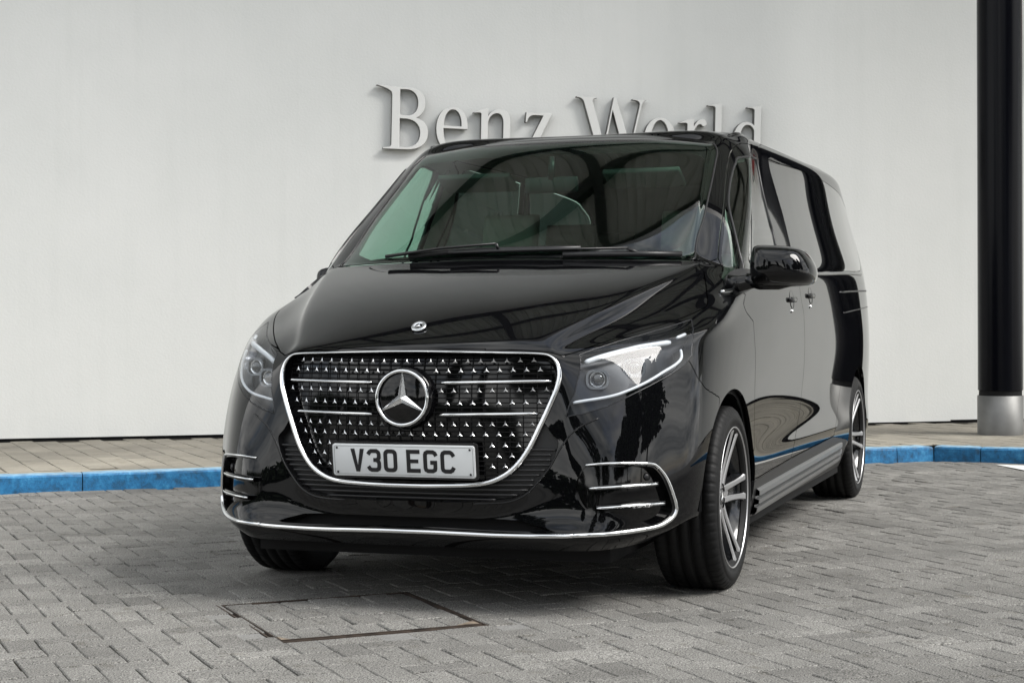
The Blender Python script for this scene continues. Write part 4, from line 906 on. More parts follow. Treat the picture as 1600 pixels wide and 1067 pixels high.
# small stars
def star_mesh(R_, w_, d_):
    m = MB(); c = (0, 0, d_)
    for k in range(3):
        a = math.pi/2+k*2*math.pi/3; t = (R_*math.cos(a), R_*math.sin(a), d_*.25)
        l_ = (w_*math.cos(a+math.pi/3), w_*math.sin(a+math.pi/3), 0); r_ = (w_*math.cos(a-math.pi/3), w_*math.sin(a-math.pi/3), 0)
        m.add([c, t, l_, r_], [(0, 1, 2), (0, 3, 1)])
    return m
sm = star_mesh(.0108, .0034, .0033); tmp = sm.build('star', mat('satin_chrome', (.85, .86, .87), .32, metal=1)); star_me = tmp.data; bpy.data.objects.remove(tmp)
rows = [(.858, 0), (.825, .5), (.757, 0), (.715, .5), (.643, 0), (.609, .5), (.572, 0), (.537, .5), (.502, 0)]
zrow = {r_[0]: r_ for r_ in rows}
gp3 = S(poly_grille[:, 0], poly_grille[:, 1])[:, 1:]
def seg_d(q):
    a = gp3; b = np.roll(gp3, -1, 0); ab = b-a; t = np.clip(((q-a)*ab).sum(1)/np.maximum((ab*ab).sum(1), 1e-9), 0, 1); r_ = a+ab*t[:, None]-q
    dd = np.sqrt((r_*r_).sum(1)); dd[-1] = 9; dd[0] = 9; dd[-2] = 9; return dd.min()
for z_, ph in rows:
    for k in range(-14, 15):
        y = (k+ph)*.0432
        z2 = z_+.004*(abs(y)/.5)**2
        u, v = inv_yz(y, z2)
        if not pip(np.array([[u, v]]), poly_grille)[0] or seg_d(np.array([abs(y), z2])) < .017: continue
        if math.hypot(y, z2-.733) < .118: continue
        if abs(y) < .272 and z2 < .592: continue
        q = pt_yz(y, z2, -.012); n = N_(np.array(u), np.array(v)); n = Vector((n[0], n[1]*(1 if y >= 0 else -1), n[2]))
        o = link('star', star_me, gr)
        zx = n.normalized(); xx = Vector((0, 0, 1)).cross(zx).normalized(); yx = zx.cross(xx)
        o.matrix_world = Matrix(((xx.x, yx.x, zx.x, q[0]), (xx.y, yx.y, zx.y, q[1]), (xx.z, yx.z, zx.z, q[2]), (0, 0, 0, 1)))
# emblem
def frame(o, n, up=(0, 0, 1)):
    z = Vector(n).normalized(); x = Vector(up).cross(z).normalized(); y = z.cross(x)
    return Matrix(((x.x, y.x, z.x, o[0]), (x.y, y.y, z.y, o[1]), (x.z, y.z, z.z, o[2]), (0, 0, 0, 1)))
em = empty('emblem', (0, 0, 0)); em.parent = van
EF = frame((.886, 0, .733), (1, 0, .04))
m = MB(); m.lathe([(.02, .012), (.08, .010), (.089, .006), (.098, .006), (.104, -.002), (.108, -.045)], 64, EF); m.build('emblem_housing', M['gloss_black'], em)
m = MB(); m.tube([EF @ Vector((.0915*math.cos(a), .0915*math.sin(a), .014)) for a in np.linspace(0, 2*math.pi, 72, endpoint=False)], .0062, 10, True); m.build('ring', M['chrome'], em)
m = MB(); c = EF @ Vector((0, 0, .028))
for k in range(3):
    a = math.pi/2+k*2*math.pi/3; t = EF @ Vector((.089*math.cos(a), .089*math.sin(a), .017)); w_ = .0165
    l_ = EF @ Vector((w_*math.cos(a+math.pi/3), w_*math.sin(a+math.pi/3), .014)); r_ = EF @ Vector((w_*math.cos(a-math.pi/3), w_*math.sin(a-math.pi/3), .014))
    tl = EF @ Vector((.089*math.cos(a)-.002*math.sin(a), .089*math.sin(a)+.002*math.cos(a), .013)); tr = EF @ Vector((.089*math.cos(a)+.002*math.sin(a), .089*math.sin(a)-.002*math.cos(a), .013))
    m.add([c, t, l_, r_, tl, tr], [(0, 1, 4, 2), (0, 3, 5, 1)])
m.build('three_pointed_star', M['satin_chrome'], em)
MB().lathe([(.0, .008), (.004, .007), (.006, 0)], 12, EF @ Matrix.Translation((0, -.118, 0))).build('camera_button', M['satin_black'], em)
# bonnet badge
bu, bv = .12, 7.25
Xb = S(.0, 7.28); nb = N_(np.array(.0), np.array(7.28)); bd = empty('bonnet_badge', (0, 0, 0)); bd.parent = van
BFm = frame(Xb+nb*.008, (.60, 0, .80))
MB().lathe([(.0, .002), (.013, .002), (.0145, .004), (.022, .0045), (.026, .0035), (.027, 0)], 40, BFm).build('badge_disc', mat('badge_silver', (.62, .64, .66), .2, metal=.9), bd)
MB().lathe([(.0, .0028), (.0135, .0028)], 32, BFm).build('badge_centre', M['gloss_black'], bd)
m = MB()
for k in range(3):
    a = math.pi/2+k*2*math.pi/3; m.add([BFm @ Vector(q) for q in [(0, 0, .006), (.0135*math.cos(a), .0135*math.sin(a), .004), (.003*math.cos(a+1.05), .003*math.sin(a+1.05), .0035), (.003*math.cos(a-1.05), .003*math.sin(a-1.05), .0035)]], [(0, 1, 2), (0, 3, 1)])
m.build('badge_star', M['chrome'], bd)
# number plate
PLM = frame((.8915, 0, .521), (.9925, 0, -.12))
pl_ = empty('number_plate', (0, 0, 0)); pl_.parent = van
def rrect(w_, h_, r_, n=5):
    o = []
    for cx, cy, a0 in ((w_/2-r_, h_/2-r_, 0), (-w_/2+r_, h_/2-r_, 90), (-w_/2+r_, -h_/2+r_, 180), (w_/2-r_, -h_/2+r_, 270)):
        for k in range(n+1): a = R(a0+90*k/n); o.append((cx+r_*math.cos(a), cy+r_*math.sin(a)))
    return o
MB().prism(rrect(.536, .126, .012), -.012, -.003, PLM).build('plate_holder', M['satin_black'], pl_)
bevel(MB().prism(rrect(.520, .111, .010), -.0028, .0022, PLM).build('plate', M['plate'], pl_), .0018)
m = MB()
a = rrect(.506, .0975, .007); b = rrect(.504, .0955, .006); n = len(a)
m.add([PLM @ Vector((*q, .0030)) for q in a]+[PLM @ Vector((*q, .0030)) for q in b], [(i, (i+1) % n, n+(i+1) % n, n+i) for i in range(n)]); m.build('border_line', mat('border_grey', (.09, .09, .09), .5), pl_)
for sx in (-.2425, .2425):
    for sy in (-.042, .042): MB().lathe([(0, .0058), (.0028, .0055), (.0042, .0032)], 14, PLM @ Matrix.Translation((sx, sy, 0))).build('screw', M['satin_black'], pl_)
def stroke(pts, w_=14):
    """outline polygon of a constant width stroke with mitred corners"""
    P_ = [np.array(q, float) for q in pts]; Lf, Rt = [], []
    for i, q in enumerate(P_):
        d0 = (q-P_[i-1]) if i > 0 else (P_[1]-q); d1_ = (P_[i+1]-q) if i < len(P_)-1 else (q-P_[i-1])
        d0 = d0/np.linalg.norm(d0); d1_ = d1_/np.linalg.norm(d1_); n0 = np.array([-d0[1], d0[0]]); n1 = np.array([-d1_[1], d1_[0]]); n = n0+n1; n /= np.linalg.norm(n); k = (w_/2)/max(.35, n@n0)
        Lf.append(tuple(q+n*k)); Rt.append(tuple(q-n*k))
    return Lf+Rt[::-1]
# letters are 50 x 79 mm, strokes 14 mm
LET = {
 'V': [[(0, 79), (15, 79), (25, 22), (35, 79), (50, 79), (32, 0), (18, 0)]],
 '3': [stroke([(3, 60), (10, 69), (15, 72), (34, 72), (41, 67), (43, 62), (43, 50), (40, 44), (33, 41), (22, 41)]), stroke([(33, 40.9), (40, 37), (43, 31), (43, 17), (41, 11), (34, 7), (15, 7), (9, 10), (3, 19)])],
 '0': [rrect(50, 79, 17, 4), rrect(22, 51, 5, 3)],
 'E': [[(0, 0), (50, 0), (50, 14), (14, 14), (14, 33), (43, 33), (43, 46), (14, 46), (14, 65), (49, 65), (49, 79), (0, 79)]],
 'G': [stroke([(47, 59), (42, 68), (35, 72), (16, 72), (9, 68), (7, 62), (7, 17), (9, 11), (16, 7), (34, 7), (41, 11), (43, 17), (43, 36), (25, 36)])],
 'C': [stroke([(48, 58), (42, 68), (35, 72), (16, 72), (9, 68), (7, 62), (7, 17), (9, 11), (16, 7), (35, 7), (42, 11), (48, 21)])]}
LET['0'] = [[(x+25, y+39.5) for x, y in lp] for lp in LET['0']]
for ch, x0 in zip('V30EGC', (68, 129, 189, 273, 334, 396)):
    lps = LET[ch]; groups_ = [[lp] for lp in lps] if ch == '3' else [lps]
    allv = MB()
    for gi, gl in enumerate(groups_):
        me = glyph_mesh('character', gl, .0006, bev=0)
        allv.add([PLM @ (Vector(v.co)+Vector((-.260+x0*.001, -.0398, .0030+.0003*gi))) for v in me.vertices], [tuple(p.vertices) for p in me.polygons])
        bpy.data.meshes.remove(me)
    allv.build('character', M['ink'], pl_)
# ---- lower intake, slot, corner inlets
sheet_object('lower_intake', intake, M['satin_black'], van, both=True, offset=-.03, flange=0)
li = [o for o in van.children if o.name == 'lower_intake'][0]
for sd_ in (1, -1): rim_wall('opening_wall', smooth_path(F['intake'], 4), .0, -.032, M['satin_black'], li, (sd_,))
for zz in np.arange(.39, .57, .017):
    yy = np.linspace(0, .53, 30); uv = np.array([inv_yz(y, zz) for y in yy]); ins = pip(uv, poly_intake) & ~pip(uv, poly_grille); idx = np.where(ins)[0]
    if len(idx) < 2: continue
    yy = np.linspace(yy[idx[0]], yy[idx[-1]], 14); pts = [pt_yz(y, zz, -.01) for y in yy]
    if idx[0] == 0: segs = [[q*np.array([1, -1, 1]) for q in pts[::-1]]+pts[1:]]
    else: segs = [pts, [q*np.array([1, -1, 1]) for q in pts]]
    for sg in segs: MB().tube(sg, .003, 5, flat=1.6).build('slat', M['satin_black'], li)
sheet_object('lower_slot', slot, M['matte_black'], van, both=True, offset=-.05, flange=0)
rim_wall('slot_wall', lin_path(sl, 3), .0, -.052, M['matte_black'], [o for o in van.children if o.name == 'lower_slot'][0])
rg = smooth_path(F['ridge'], 5)
for sd_ in (1, -1):
    MB().tube(mir(on_body(rg, -.001), sd_), [.001]+[.0035]*(len(rg)-2)+[.0035], 8).build('bumper_crease', M['gloss_black'], van)
st = F['strip']; kj = 3
cen = smooth_path(np.concatenate([C((.0, st[0][1])), st[:kj+1]]), 5)
full = np.concatenate([mir(on_body(cen, .002), -1)[::-1][:-1], on_body(cen, .002)])
MB().tube(full, .0078, 8).build('chrome_strip', M['chrome'], van)
cp = smooth_path(st[kj:], 5); cr_ = np.interp(np.arange(len(cp)), [0, 25, 40, 55, 70, len(cp)-1], [.0078, .0085, .0065, .0055, .0045, .003])
corners = []
for sd_ in (1, -1):
    c_ = sheet_object('bumper_inlet', corner, M['gloss_black'], van, sd_, offset=-.028, flange=0); corners.append(c_)
    rim_wall('inlet_wall', poly_corner, .0, -.03, M['gloss_black'], c_, (sd_,), True)
    MB().tube(mir(on_body(cp, .002), sd_), list(cr_), 8).build('chrome_strip', M['chrome'], van)
    for k_ in ('fin_mid', 'fin_low'):
        fp_ = smooth_path(F[k_], 6)
        MB().tube(mir(on_body(fp_, -.001), sd_), [.002]+[.0042]*(len(fp_)-2)+[.003], 8).build('chrome_fin', M['chrome'], c_)
        a = on_body(fp_+C(-.25, .03)*0, -.004); bb = on_body(fp_, -.03)
        mm_ = MB(); nn = len(fp_); A2 = mir(a+np.array([0, 0, .007]), sd_); B2 = mir(bb+np.array([0, 0, .007]), sd_); A3 = mir(a-np.array([0, 0, .008]), sd_); B3 = mir(bb-np.array([0, 0, .008]), sd_)
        vs = list(A2)+list(B2)+list(A3)+list(B3); fs = []
        for i in range(nn-1): fs += [(i, i+1, nn+i+1, nn+i), (2*nn+i, 2*nn+i+1, i+1, i), (3*nn+i, 3*nn+i+1, 2*nn+i+1, 2*nn+i)]
        mm_.add(vs, fs, True); mm_.build('fin_blade', M['gloss_black'], c_)
    sp = F['sensor'][0]; q = mir(on_body([sp], -.026)[0], sd_); nn_ = N_(np.array(sp[0]), np.array(sp[1])); nn_ = Vector((nn_[0], nn_[1]*sd_, nn_[2]))
    MB().lathe([(0, .006), (.009, .006), (.0105, .003), (.012, .003), (.0135, 0)], 24, frame(q, nn_)).build('parking_sensor', M['satin_black'], c_)
# ---- headlights
for sd_ in (1, -1):
    h = sheet_object('headlight', lamp, M['lamp_glass'], van, sd_, flange=0)
    rim_wall('bezel', poly_hl, -.001, -.055, M['lamp_dark'], h, (sd_,), True)
    sheet_object('reflector', clip(lamp, -.004-0*lamp.uv[:, 0]), M['lamp_house'], h, sd_, offset=-.052, flange=0)
    for k_, r_, of in (('drl_low', .0052, -.008), ('drl_top', .0095, -.014), ('drl_mark', .006, -.010)):
        pth = smooth_path(F[k_], 6); n = len(pth); MB().tube(mir(on_body(pth, of), sd_), [r_*.7]+[r_]*(n-2)+[r_*.7], 8).build('daytime_light', M['light_guide'], h)
    MB().tube(mir(on_body(poly_hl, -.001), sd_), .0018, 6, True).build('lens_edge', M['lamp_dark'], h)
    # inner step of the housing above the low light guide
    pth = smooth_path(F['drl_low'], 6); rimp = mir(on_body(pth, -.012), sd_); rim2 = mir(on_body(pth+C(-.0, .05), -.05), sd_); n = len(pth)
    MB().add(list(rimp)+list(rim2), [(i, i+1, n+i+1, n+i) for i in range(n-1)], True).build('reflector_step', M['lamp_step'], h)
    for j, (uu_, vv_) in enumerate(F['proj'][:2]):
        c0 = mir(on_body([(uu_, vv_)], -.034)[0], sd_); fr = frame(c0, (1, .22*sd_, .02))
        sq = rrect(.078, .066, .024); sq2 = rrect(.062, .050, .018); n = len(sq)
        MB().add([fr @ Vector((*q, -.03)) for q in sq]+[fr @ Vector((*q, .006)) for q in sq]+[fr @ Vector((*q, .006)) for q in sq2]+[fr @ Vector((*q, -.012)) for q in sq2],
                 [(i, (i+1) % n, n+(i+1) % n, n+i) for i in range(n)]+[(n+i, n+(i+1) % n, 2*n+(i+1) % n, 2*n+i) for i in range(n)]+[(2*n+i, 2*n+(i+1) % n, 3*n+(i+1) % n, 3*n+i) for i in range(n)]).build('lens_frame', M['lamp_step'], h)
        MB().lathe([(0, .008), (.011, .007), (.019, .002), (.025, -.006), (.028, -.012)], 28, fr).build('projector_lens', M['lamp_lens'], h)
        MB().lathe([(.0235, -.006), (.0255, .001), (.0275, -.006)], 28, fr).build('lens_ring', M['chrome'], h)
        MB().lathe([(0, -.012), (.030, -.012)], 28, fr).build('lens_back', M['lamp_dark'], h)
# ---- side trim
for i, sd_ in enumerate((1, -1)):
    bc = F['belt_chrome']; y0v = bc[:, 1]
    pth = smooth_path([(10.5, y0v[0]-.02), (11.0, y0v[0]-.01), tuple(bc[0]), tuple(bc[1]), tuple(bc[2])], 8)
    MB().tube(mir(on_body(pth, .002), sd_), .0075, 8).build('belt_moulding', M['satin_metal'], van)
    bf = smooth_path(np.concatenate([F['belt_front'], C((9.9, 9.6), (10.5, 9.9))]), 6)
    if sd_ > 0: MB().tube(mir(on_body(bf, .004), sd_), .009, 8).build('belt_moulding', M['satin_metal'], van)
    # running board with three ribs
    m = MB(); prof = [(.900, .225), (.938, .222), (.950, .236), (.952, .250), (.940, .254), (.941, .262), (.958, .266), (.960, .282), (.944, .287), (.944, .296), (.962, .300), (.962, .318), (.950, .326), (.935, .327)]
    xs = np.linspace(-.44, -2.98, 24); vs = []
    for x in xs:
        t = min(1, (x+2.98)/.25)**.5; rise = .030*((-.44-x)/2.54)
        for (y, z) in prof: vs.append((x, (.90+(y-.90)*t+.0)*sd_, z+rise))
    k = len(prof); fs = [(a*k+b, a*k+b+1, (a+1)*k+b+1, (a+1)*k+b) for a in range(len(xs)-1) for b in range(k-1)]
    m.add(vs, fs, False); o = m.build('running_board', M['step_metal'] if 'step_metal' in M else M['satin_metal'], van)
    # handles
    for par, key in ((fd[i], 'handle'), (sdr[i], 'handle2')):
        hu, hv = F[key][0]; c_ = on_body([(hu, hv)], 0)[0]; L_ = .10
        cup = MB(); fr = frame(mir(c_, sd_), (0, sd_, .12), (0, 0, 1))
        cup.lathe([(0, -.014), (.4, -.013), (.8, -.008), (1.0, .0012)], 28, fr @ Matrix.Diagonal((.050, .040, 1, 1))); cup.build('handle_recess', M['gloss_black'], par)
        pts = [fr @ Vector((x*.085, -.002+.000*x, .000+.014*(1-abs(x)**3.5))) for x in np.linspace(-1, 1, 17)]
        MB().tube(pts, [.007]+[.0115]*15+[.007], 10, flat=.5, upv=Vector((0, 1, 0))).build('handle', P, par)
        MB().lathe([(0, .006), (.006, .005), (.009, 0)], 16, fr @ Matrix.Translation((-.03*sd_, -.052, .001))).build('key_lock', M['chrome'], par)
    # rear door rail and fuel flap seams
    rl = smooth_path(np.concatenate([F['rail'], C((16.7, 9.35))]), 6); MB().tube(mir(on_body(rl, -.002), sd_), .006, 6).build('door_rail', M['satin_black'], van)
    rl = smooth_path(np.concatenate([F['fuel'], C((16.5, 7.9))]), 6); MB().tube(mir(on_body(rl, -.0025), sd_), .004, 6).build('panel_seam', M['satin_black'], van)
    # roof gutter moulding
    pth = smooth_path([(6.3, 14.74), (7, 14.80), (8, 14.88), (10, 14.93), (13, 14.95), (16, 14.95)], 8); MB().tube(mir(on_body(pth, .000), sd_), [.001, .003, .005, .007]+[.0085]*(len(pth)-4), 8).build('roof_moulding', M['gloss_black'], van)
    pth = smooth_path(np.concatenate([F['screen_side'][:8]]), 4); MB().tube(mir(on_body(pth, .001), sd_), .004, 6).build('screen_seal', M['satin_black'], van)

# ---- door mirrors
MO = np.array([(0.9905, 1.2727), (1.0384, 1.2746), (1.1185, 1.2679), (1.1657, 1.2528), (1.1939, 1.2193), (1.2107, 1.1806), (1.2106, 1.147), (1.1925, 1.1245), (1.1516, 1.1166), (1.0791, 1.115), (1.0182, 1.117), (0.984, 1.1284), (0.9719, 1.1552), (0.9709, 1.2087), (0.9784, 1.2499)])          # outline (y, z) of the housing seen from the front
MO = smooth_path(MO, 4, True); mc = MO.mean(0)
def mirror_parts(T, parent):
    m = MB(); n = len(MO)
    st_ = [(-.315, .93), (-.312, .985), (-.27, 1.0), (-.225, .985), (-.185, .93), (-.155, .83), (-.135, .68), (-.122, .48), (-.116, .25)]
    vs = []
    for x, k in st_:
        for q in MO:
            p_ = mc+(q-mc)*k; vs.append(T((x-.10*(p_[0]-mc[0])*1.1, p_[0], p_[1])))
    fs = [(a*n+b, a*n+(b+1) % n, (a+1)*n+(b+1) % n, (a+1)*n+b) for a in range(len(st_)-1) for b in range(n)]; fs.append(tuple((len(st_)-1)*n+b for b in range(n)))
    m.add(vs, fs, True); m.build('mirror_housing', M['paint'], parent)
    g_ = MB(); g_.add([T((-.306, *(mc+(q-mc)*.93))) for q in MO], [tuple(range(n))]); g_.build('mirror_glass', M['chrome'], parent)
    lo = MB(); zb = MO[:, 1].min()
    lo.tube([T(q) for q in [(-.205, .955, zb+.030), (-.215, 1.01, zb+.018), (-.22, 1.08, zb+.016), (-.225, mc[0]+.075, zb+.024)]], [.014, .017, .016, .009], 12, flat=1.7).build('lower_trim', M['gloss_black'], parent)
    arm = MB(); arm.tube([T(q) for q in [(-.20, .885, zb+.018), (-.205, .93, zb+.012), (-.215, .975, zb+.022), (-.22, 1.02, zb+.036)]], [.019, .019, .018, .018], 12, flat=1.6).build('mirror_arm', M['gloss_black'], parent)
mL = empty('door_mirror', (0, 0, 0)); mL.parent = van
mirror_parts(lambda q: tuple(q), mL)
mR = empty('door_mirror', (0, 0, 0)); mR.parent = van; mR['label'] = 'mirror folded back against the door'
fa = R(-86)
def foldT(q):
    x, y, z = (q[0]+.245)*.55, (-q[1]+.945)*.85, q[2]-.045; return (-.50+x*math.cos(fa)-y*math.sin(fa), -.935+x*math.sin(fa)+y*math.cos(fa), z)
mirror_parts(foldT, mR)
# black mirror foot plates on the doors
for sd_ in (1, -1):
    m = MB(); pth = smooth_path([(5.75, 9.7), (6.6, 9.45), (7.9, 9.2), (8.9, 9.3), (8.5, 10.0), (7.4, 10.5), (6.2, 10.6), (5.7, 10.2)], 4, True)
    fp_, _ = cut(FS, pth, 0)
    sheet_object('mirror_foot', fp_, M['satin_black'], van, sd_, offset=.010, flange=.014)

# ---- wipers
WIP = [([(-0.1025, -0.4819, 1.2534), (-0.0881, -0.2451, 1.2809), (-0.0849, -0.0075, 1.2946)], [(-0.1131, -0.3876, 1.2545), (-0.1042, -0.2192, 1.2662), (-0.0982, -0.0014, 1.2696), (-0.1064, 0.181, 1.2703), (-0.1238, 0.3268, 1.2709)]), ([(-0.0646, -0.1968, 1.2625), (-0.0716, 0.189, 1.2671), (-0.1355, 0.5109, 1.2696)], [(-0.0818, 0.267, 1.2469), (-0.1076, 0.4139, 1.2465), (-0.1515, 0.5553, 1.2464), (-0.2283, 0.7035, 1.2454)])]
for arm_, bl in WIP:
    wv = empty('wiper', (0, 0, 0)); wv.parent = van
    A = [np.array(q) for q in arm_]; MB().tube(A, [.012, .009, .008, .007][:len(A)] if len(A) <= 4 else .008, 8, flat=.6).build('wiper_arm', M['satin_black'], wv)
    Bq = [np.array(q) for q in bl]; MB().tube(Bq, .008, 6, flat=1.5).build('wiper_blade', M['satin_black'], wv)
    MB().tube([A[-1], Bq[len(Bq)//2]], .007, 6).build('wiper_link', M['satin_black'], wv)

# ---- wheels
def wheel(x, sd_, spin=0.):
    w_ = empty('wheel', (x, .833*sd_, .336)); w_.parent = van
    T = Matrix(((-sd_, 0, 0, 0), (0, 0, sd_, 0), (0, 1, 0, 0), (0, 0, 0, 1)))
    # tyre with real grooves
    zs = [-.1165, -.112, -.104, -.094]
    g_ = []
    for c in (-.066, -.022, .022, .066): g_ += [c-.006, c-.005, c+.005, c+.006]
    prof = [(.238, -.096), (.243, -.108), (.262, -.1185), (.290, -.1215), (.312, -.118), (.326, -.110), (.3345, -.100)]
    def crown(z): return .3395-.0045*(abs(z)/.1)**3
    pr = [(.3345, -.100)]
    zlist = [-.095]
    for c in (-.066, -.022, .022, .066): zlist += [c-.006, c-.0045, c+.0045, c+.006]
    zlist.append(.095)
    for z in zlist:
        inn = any(abs(z-c) < .005 for c in (-.066, -.022, .022, .066)); pr.append((crown(z)-(.008 if inn else 0), z))
    prof = prof+pr[1:]+[(.3345, .100), (.326, .110), (.312, .118), (.303, .1188), (.302, .1205), (.290, .1215), (.276, .1205), (.275, .1192), (.262, .1185), (.248, .112), (.243, .108), (.238, .096)]
    n = 360; vs = []; m = len(prof)
    for i in range(n):
        a = 2*math.pi*i/n
        for (r_, z) in prof:
            rr = r_
            if abs(z) > .073 and r_ > .325:
                if (i+(2 if z > 0 else 0)) % 6 == 0: rr -= .0045
            elif r_ > .334 and .028 < abs(z) < .061 and (i+3) % 9 == 0: rr -= .003
            vs.append(T @ Vector((rr*math.cos(a), rr*math.sin(a), z)))
    fs = [(i*m+k, ((i+1) % n)*m+k, ((i+1) % n)*m+k+1, i*m+k+1) for i in range(n) for k in range(m-1)]
    MB().add(vs, fs, True).build('tyre', M['rubber'], w_)
    MB().lathe([(.238, -.10), (.232, -.09), (.226, -.06), (.226, .05), (.240, .085), (.250, .100), (.2555, .114)], 72, T).build('rim_barrel', M['wheel_dark'], w_)
    MB().lathe([(.2545, .112), (.2560, .1185), (.2585, .1195), (.2605, .1185), (.2615, .112)], 96, T).build('rim_lip', M['machined'], w_)
    MB().lathe([(0, -.03), (.22, -.03)], 48, T).build('inner_shield', M['matte_black'], w_)
    MB().lathe([(.07, .018), (.165, .018), (.167, .012), (.167, -.004)], 64, T).build('brake_disc', M['disc'], w_)
    cal = MB(); 
    for q in range(5):
        a0 = R(150+q*12); 
    cal.lathe([(.12, .045), (.178, .045), (.182, .03), (.182, -.02)], 14, T, arc=(R(10), R(70))); cal.build('brake_caliper', M['satin_metal'], w_)
    # spokes: ten bars in five pairs, machined faces on dark bodies
    for k in range(5):
        for s2 in (1, -1):
            a = spin+k*2*math.pi/5; m_ = MB()
            st_ = []
            for t in np.linspace(0, 1, 9):
                r_ = .052+.197*t; ang = a+s2*math.asin(min(.93, (.0215+.016*t**1.8)/r_)); wd_ = .0180-.0050*t+.009*t**7
                st_.append((r_, ang, wd_, .072+.040*t**1.2))
            vs = []
            for (r_, ang, wd_, zt) in st_:
                c = np.array([r_*math.cos(ang), r_*math.sin(ang)]); tdir = np.array([-math.sin(ang), math.cos(ang)])
                for off, z in ((-1.45, zt-.045), (-1.15, zt-.005), (-.72, zt), (.72, zt), (1.15, zt-.005), (1.45, zt-.045)):
                    q = c+tdir*wd_*off*.62; vs.append(T @ Vector((q[0], q[1], z)))
            fs = []; mi = []
            for i in range(len(st_)-1):
                for b_ in range(5): fs.append((i*6+b_, (i+1)*6+b_, (i+1)*6+b_+1, i*6+b_+1)); mi.append(1 if b_ in (1, 2, 3) else 0)
            m_.add(vs, fs, False); m_.mi = mi
            m_.build('spoke', [M['wheel_dark'], M['machined']], w_)
    for k in range(5):       # machined wedge joining each pair at the hub, dark web further out
        a = spin+k*2*math.pi/5; m_ = MB(); ca_, sa_ = math.cos(a), math.sin(a)
        P2 = lambda r_, o, z: T @ Vector((r_*ca_-o*sa_, r_*sa_+o*ca_, z))
        m_.add([P2(.045, -.012, .066), P2(.045, .012, .066), P2(.098, .012, .071), P2(.108, 0, .072), P2(.098, -.012, .071)], [(0, 1, 2, 3, 4)]); m_.build('spoke_wedge', M['machined'], w_)
        m_ = MB(); m_.add([P2(.095, -.016, .050), P2(.095, .016, .050), P2(.235, .034, .082), P2(.235, -.034, .082)], [(0, 1, 2, 3)]); m_.build('spoke_web', M['wheel_dark'], w_)
    hub = MB(); hub.lathe([(.0, .072), (.026, .072), (.030, .069), (.031, .064), (.050, .067), (.066, .062), (.072, .045)], 40, T); hub.mi = [0 if (i % 6) in (0, 1, 2) else 1 for i in range(len(hub.f))]
    hub.build('hub', [M['wheel_dark'], M['machined']], w_)
    for k in range(5):
        a = spin+math.pi/5+k*2*math.pi/5; MB().lathe([(0, .067), (.007, .067), (.008, .060)], 6, T @ Matrix.Translation((.045*math.cos(a), .045*math.sin(a), .002))).build('wheel_bolt', M['satin_black'], w_)
    st3 = MB()
    for k in range(3):
        a = math.pi/2+k*2*math.pi/3; st3.add([T @ Vector(q) for q in [(0, 0, .0765), (.022*math.cos(a), .022*math.sin(a), .0735), (.005*math.cos(a+1.05), .005*math.sin(a+1.05), .073), (.005*math.cos(a-1.05), .005*math.sin(a-1.05), .073)]], [(0, 1, 2), (0, 3, 1)])
    st3.build('hub_star', M['chrome'], w_)
    return w_
w_fl = wheel(0, 1, R(4)); w_fr = wheel(0, -1, R(30)); w_rl = wheel(-3.43, 1, R(-8)); w_rr = wheel(-3.43, -1, R(50))

# ---- cabin
def soft(name, boxes, material, parent, w=.03, seg=3):
    m = MB()
    for a, b, MM in boxes: m.box(a, b, M=MM)
    return bevel(m.build(name, material, parent), w, seg, 30)
def seat(x, y, z=0., label=None):
    s_ = empty('seat', (x, y, z)); s_.parent = van
    T = Matrix.Rotation(R(-12), 4, 'Y')
    def ribbed(name, W_, H_, D_, MM, ribs):
        m = MB(); nx, nz = 28, 20; vs = []
        for j in range(nz+1):
            for i in range(nx+1):
                u = i/nx*2-1; v = j/nz*2-1; e = (1-abs(u)**5)*(1-abs(v)**5)
                d = D_*(.35+.65*e**.5)+.016*max(0, (abs(u)-.62)/.38)*(1-abs(v)**4)+.004*abs(math.sin(v*ribs))*(1 if abs(u) < .62 else .2)
                vs.append(MM @ Vector((d, u*W_/2, (v+1)*H_/2)))
        k0 = len(vs)
        for j in range(nz+1):
            for i in range(nx+1): u = i/nx*2-1; v = j/nz*2-1; vs.append(MM @ Vector((-D_*.4*(1-abs(u)**4)*(1-abs(v)**4), u*W_/2, (v+1)*H_/2)))
        fs = []
        for j in range(nz):
            for i in range(nx):
                a = j*(nx+1)+i; fs.append((a, a+1, a+nx+2, a+nx+1)); fs.append((k0+a, k0+a+nx+1, k0+a+nx+2, k0+a+1))
        bd = [i for i in range(nx+1)]+[j*(nx+1)+nx for j in range(1, nz+1)]+[nz*(nx+1)+i for i in range(nx-1, -1, -1)]+[j*(nx+1) for j in range(nz-1, 0, -1)]
        for a, b in zip(bd, bd[1:]+bd[:1]): fs.append((a, k0+a, k0+b, b))
        m.add(vs, fs, True); return m.build(name, M['leather'], s_)
    ribbed('backrest', .50, .62, .09, Matrix.Translation((-.22, 0, .58)) @ T, 16)
    ribbed('head_restraint', .27, .19, .06, Matrix.Translation((-.345, 0, 1.21)) @ T, 6)
    ribbed('cushion', .50, .50, .09, Matrix.Translation((-.22, 0, .52)) @ Matrix.Rotation(R(82), 4, 'Y'), 12)
    m = MB()
    for sy in (-.05, .05): m.tube([(-.335, sy, 1.16), (-.35, sy, 1.25)], .006, 6)
    m.build('head_restraint_post', M['satin_metal'], s_); MB().box((-.2, -.2, .3), (.25, .2, .52)).build('seat_base', M['dash'], s_)
    return s_
for x, y in ((-1.18, .44), (-1.18, -.44), (-2.1, .42), (-2.1, -.42), (-3.0, .45), (-3.0, -.0), (-3.0, -.45)): seat(x, y, .10)
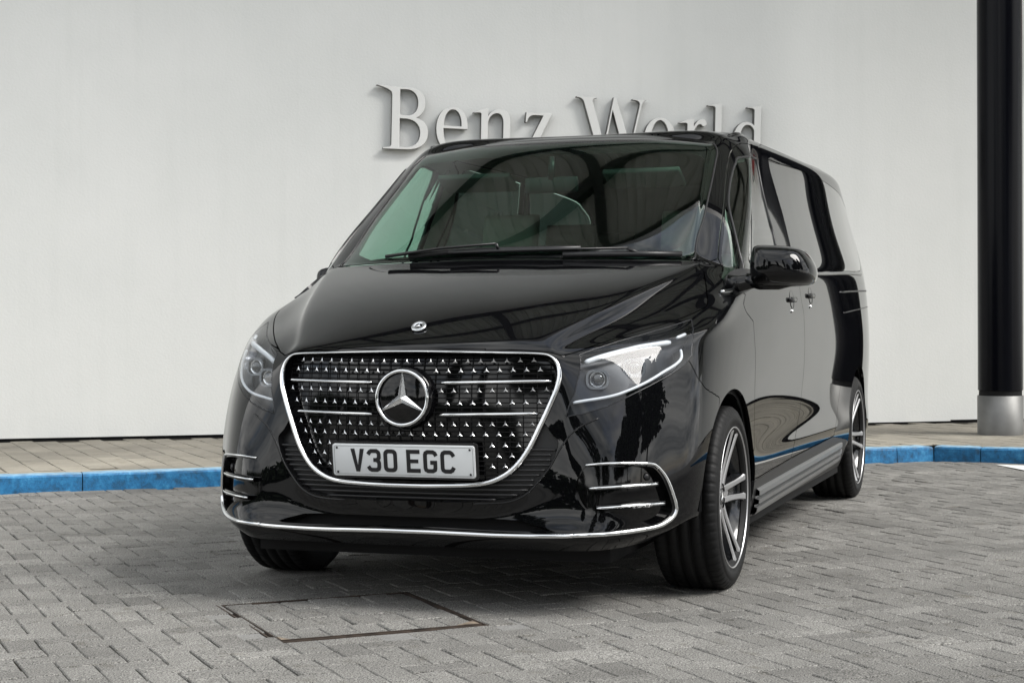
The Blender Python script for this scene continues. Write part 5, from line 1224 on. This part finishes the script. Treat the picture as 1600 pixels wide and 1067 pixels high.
# dashboard
m = MB(); ys = np.linspace(-.80, .80, 17); vs = []
prof = [(-.20, 1.185), (-.32, 1.165), (-.45, 1.14), (-.56, 1.12), (-.62, 1.08), (-.64, 1.0), (-.60, .9), (-.55, .7)]
for y in ys:
    hump = .05*math.exp(-((y+.40)/.22)**2)
    for k, (x, z) in enumerate(prof): vs.append((x-.16*(abs(y)/.8)**2*(1 if k < 3 else .5), y, z+(hump if 2 <= k <= 4 else 0)))
k = len(prof); m.add(vs, [(a*k+b, a*k+b+1, (a+1)*k+b+1, (a+1)*k+b) for a in range(len(ys)-1) for b in range(k-1)], True); m.build('dashboard', M['dash'], van)
sw = empty('steering_wheel', (0, 0, 0)); sw.parent = van
SF = frame((-.74, -.40, 1.07), (-1, 0, .62))
MB().tube([SF @ Vector((.19*math.cos(a), .18*math.sin(a), 0)) for a in np.linspace(0, 2*math.pi, 48, endpoint=False)], .015, 10, True).build('rim', M['satin_black'], sw)
m = MB(); m.lathe([(0, .03), (.05, .025), (.07, 0)], 24, SF)
for a in (R(0), R(180), R(270)): m.tube([SF @ Vector((.05*math.cos(a), .05*math.sin(a), 0)), SF @ Vector((.18*math.cos(a), .18*math.sin(a), 0))], .014, 8)
m.build('spokes', M['satin_black'], sw)
# interior mirror and sensor pod
im = empty('rear_view_mirror', (0, 0, 0)); im.parent = van
q = S(.0, 13.0)
bevel(MB().box((q[0]-.10, -.12, q[2]-.115), (q[0]-.075, .12, q[2]-.045)).build('mirror_body', M['satin_black'], im), .01)
MB().tube([(q[0]-.085, 0, q[2]-.06), tuple(S(.0, 13.35)-np.array([.02, 0, .01]))], .016, 8).build('mirror_stem', M['satin_black'], im)
# sun visors
for sd_ in (1, -1):
    q = S(2.0, 13.3); bevel(MB().box((q[0]-.16, -.17, -.012), (q[0]-.02, .17, .012), M=Matrix.Translation((-.02, .38*sd_, q[2]-.04)) @ Matrix.Translation((q[0], 0, 0)) @ Matrix.Rotation(R(-24), 4, 'Y') @ Matrix.Translation((-q[0], 0, 0))).build('sun_visor', M['visor'], van), .008)
# dark bulkhead behind the engine bay and floor
MB().box((-.2, -.82, .35), (-.14, .82, 1.12)).build('bulkhead', M['matte_black'], van)
MB().box((-4.2, -.85, .38), (-.2, .85, .45)).build('cabin_floor', M['matte_black'], van)
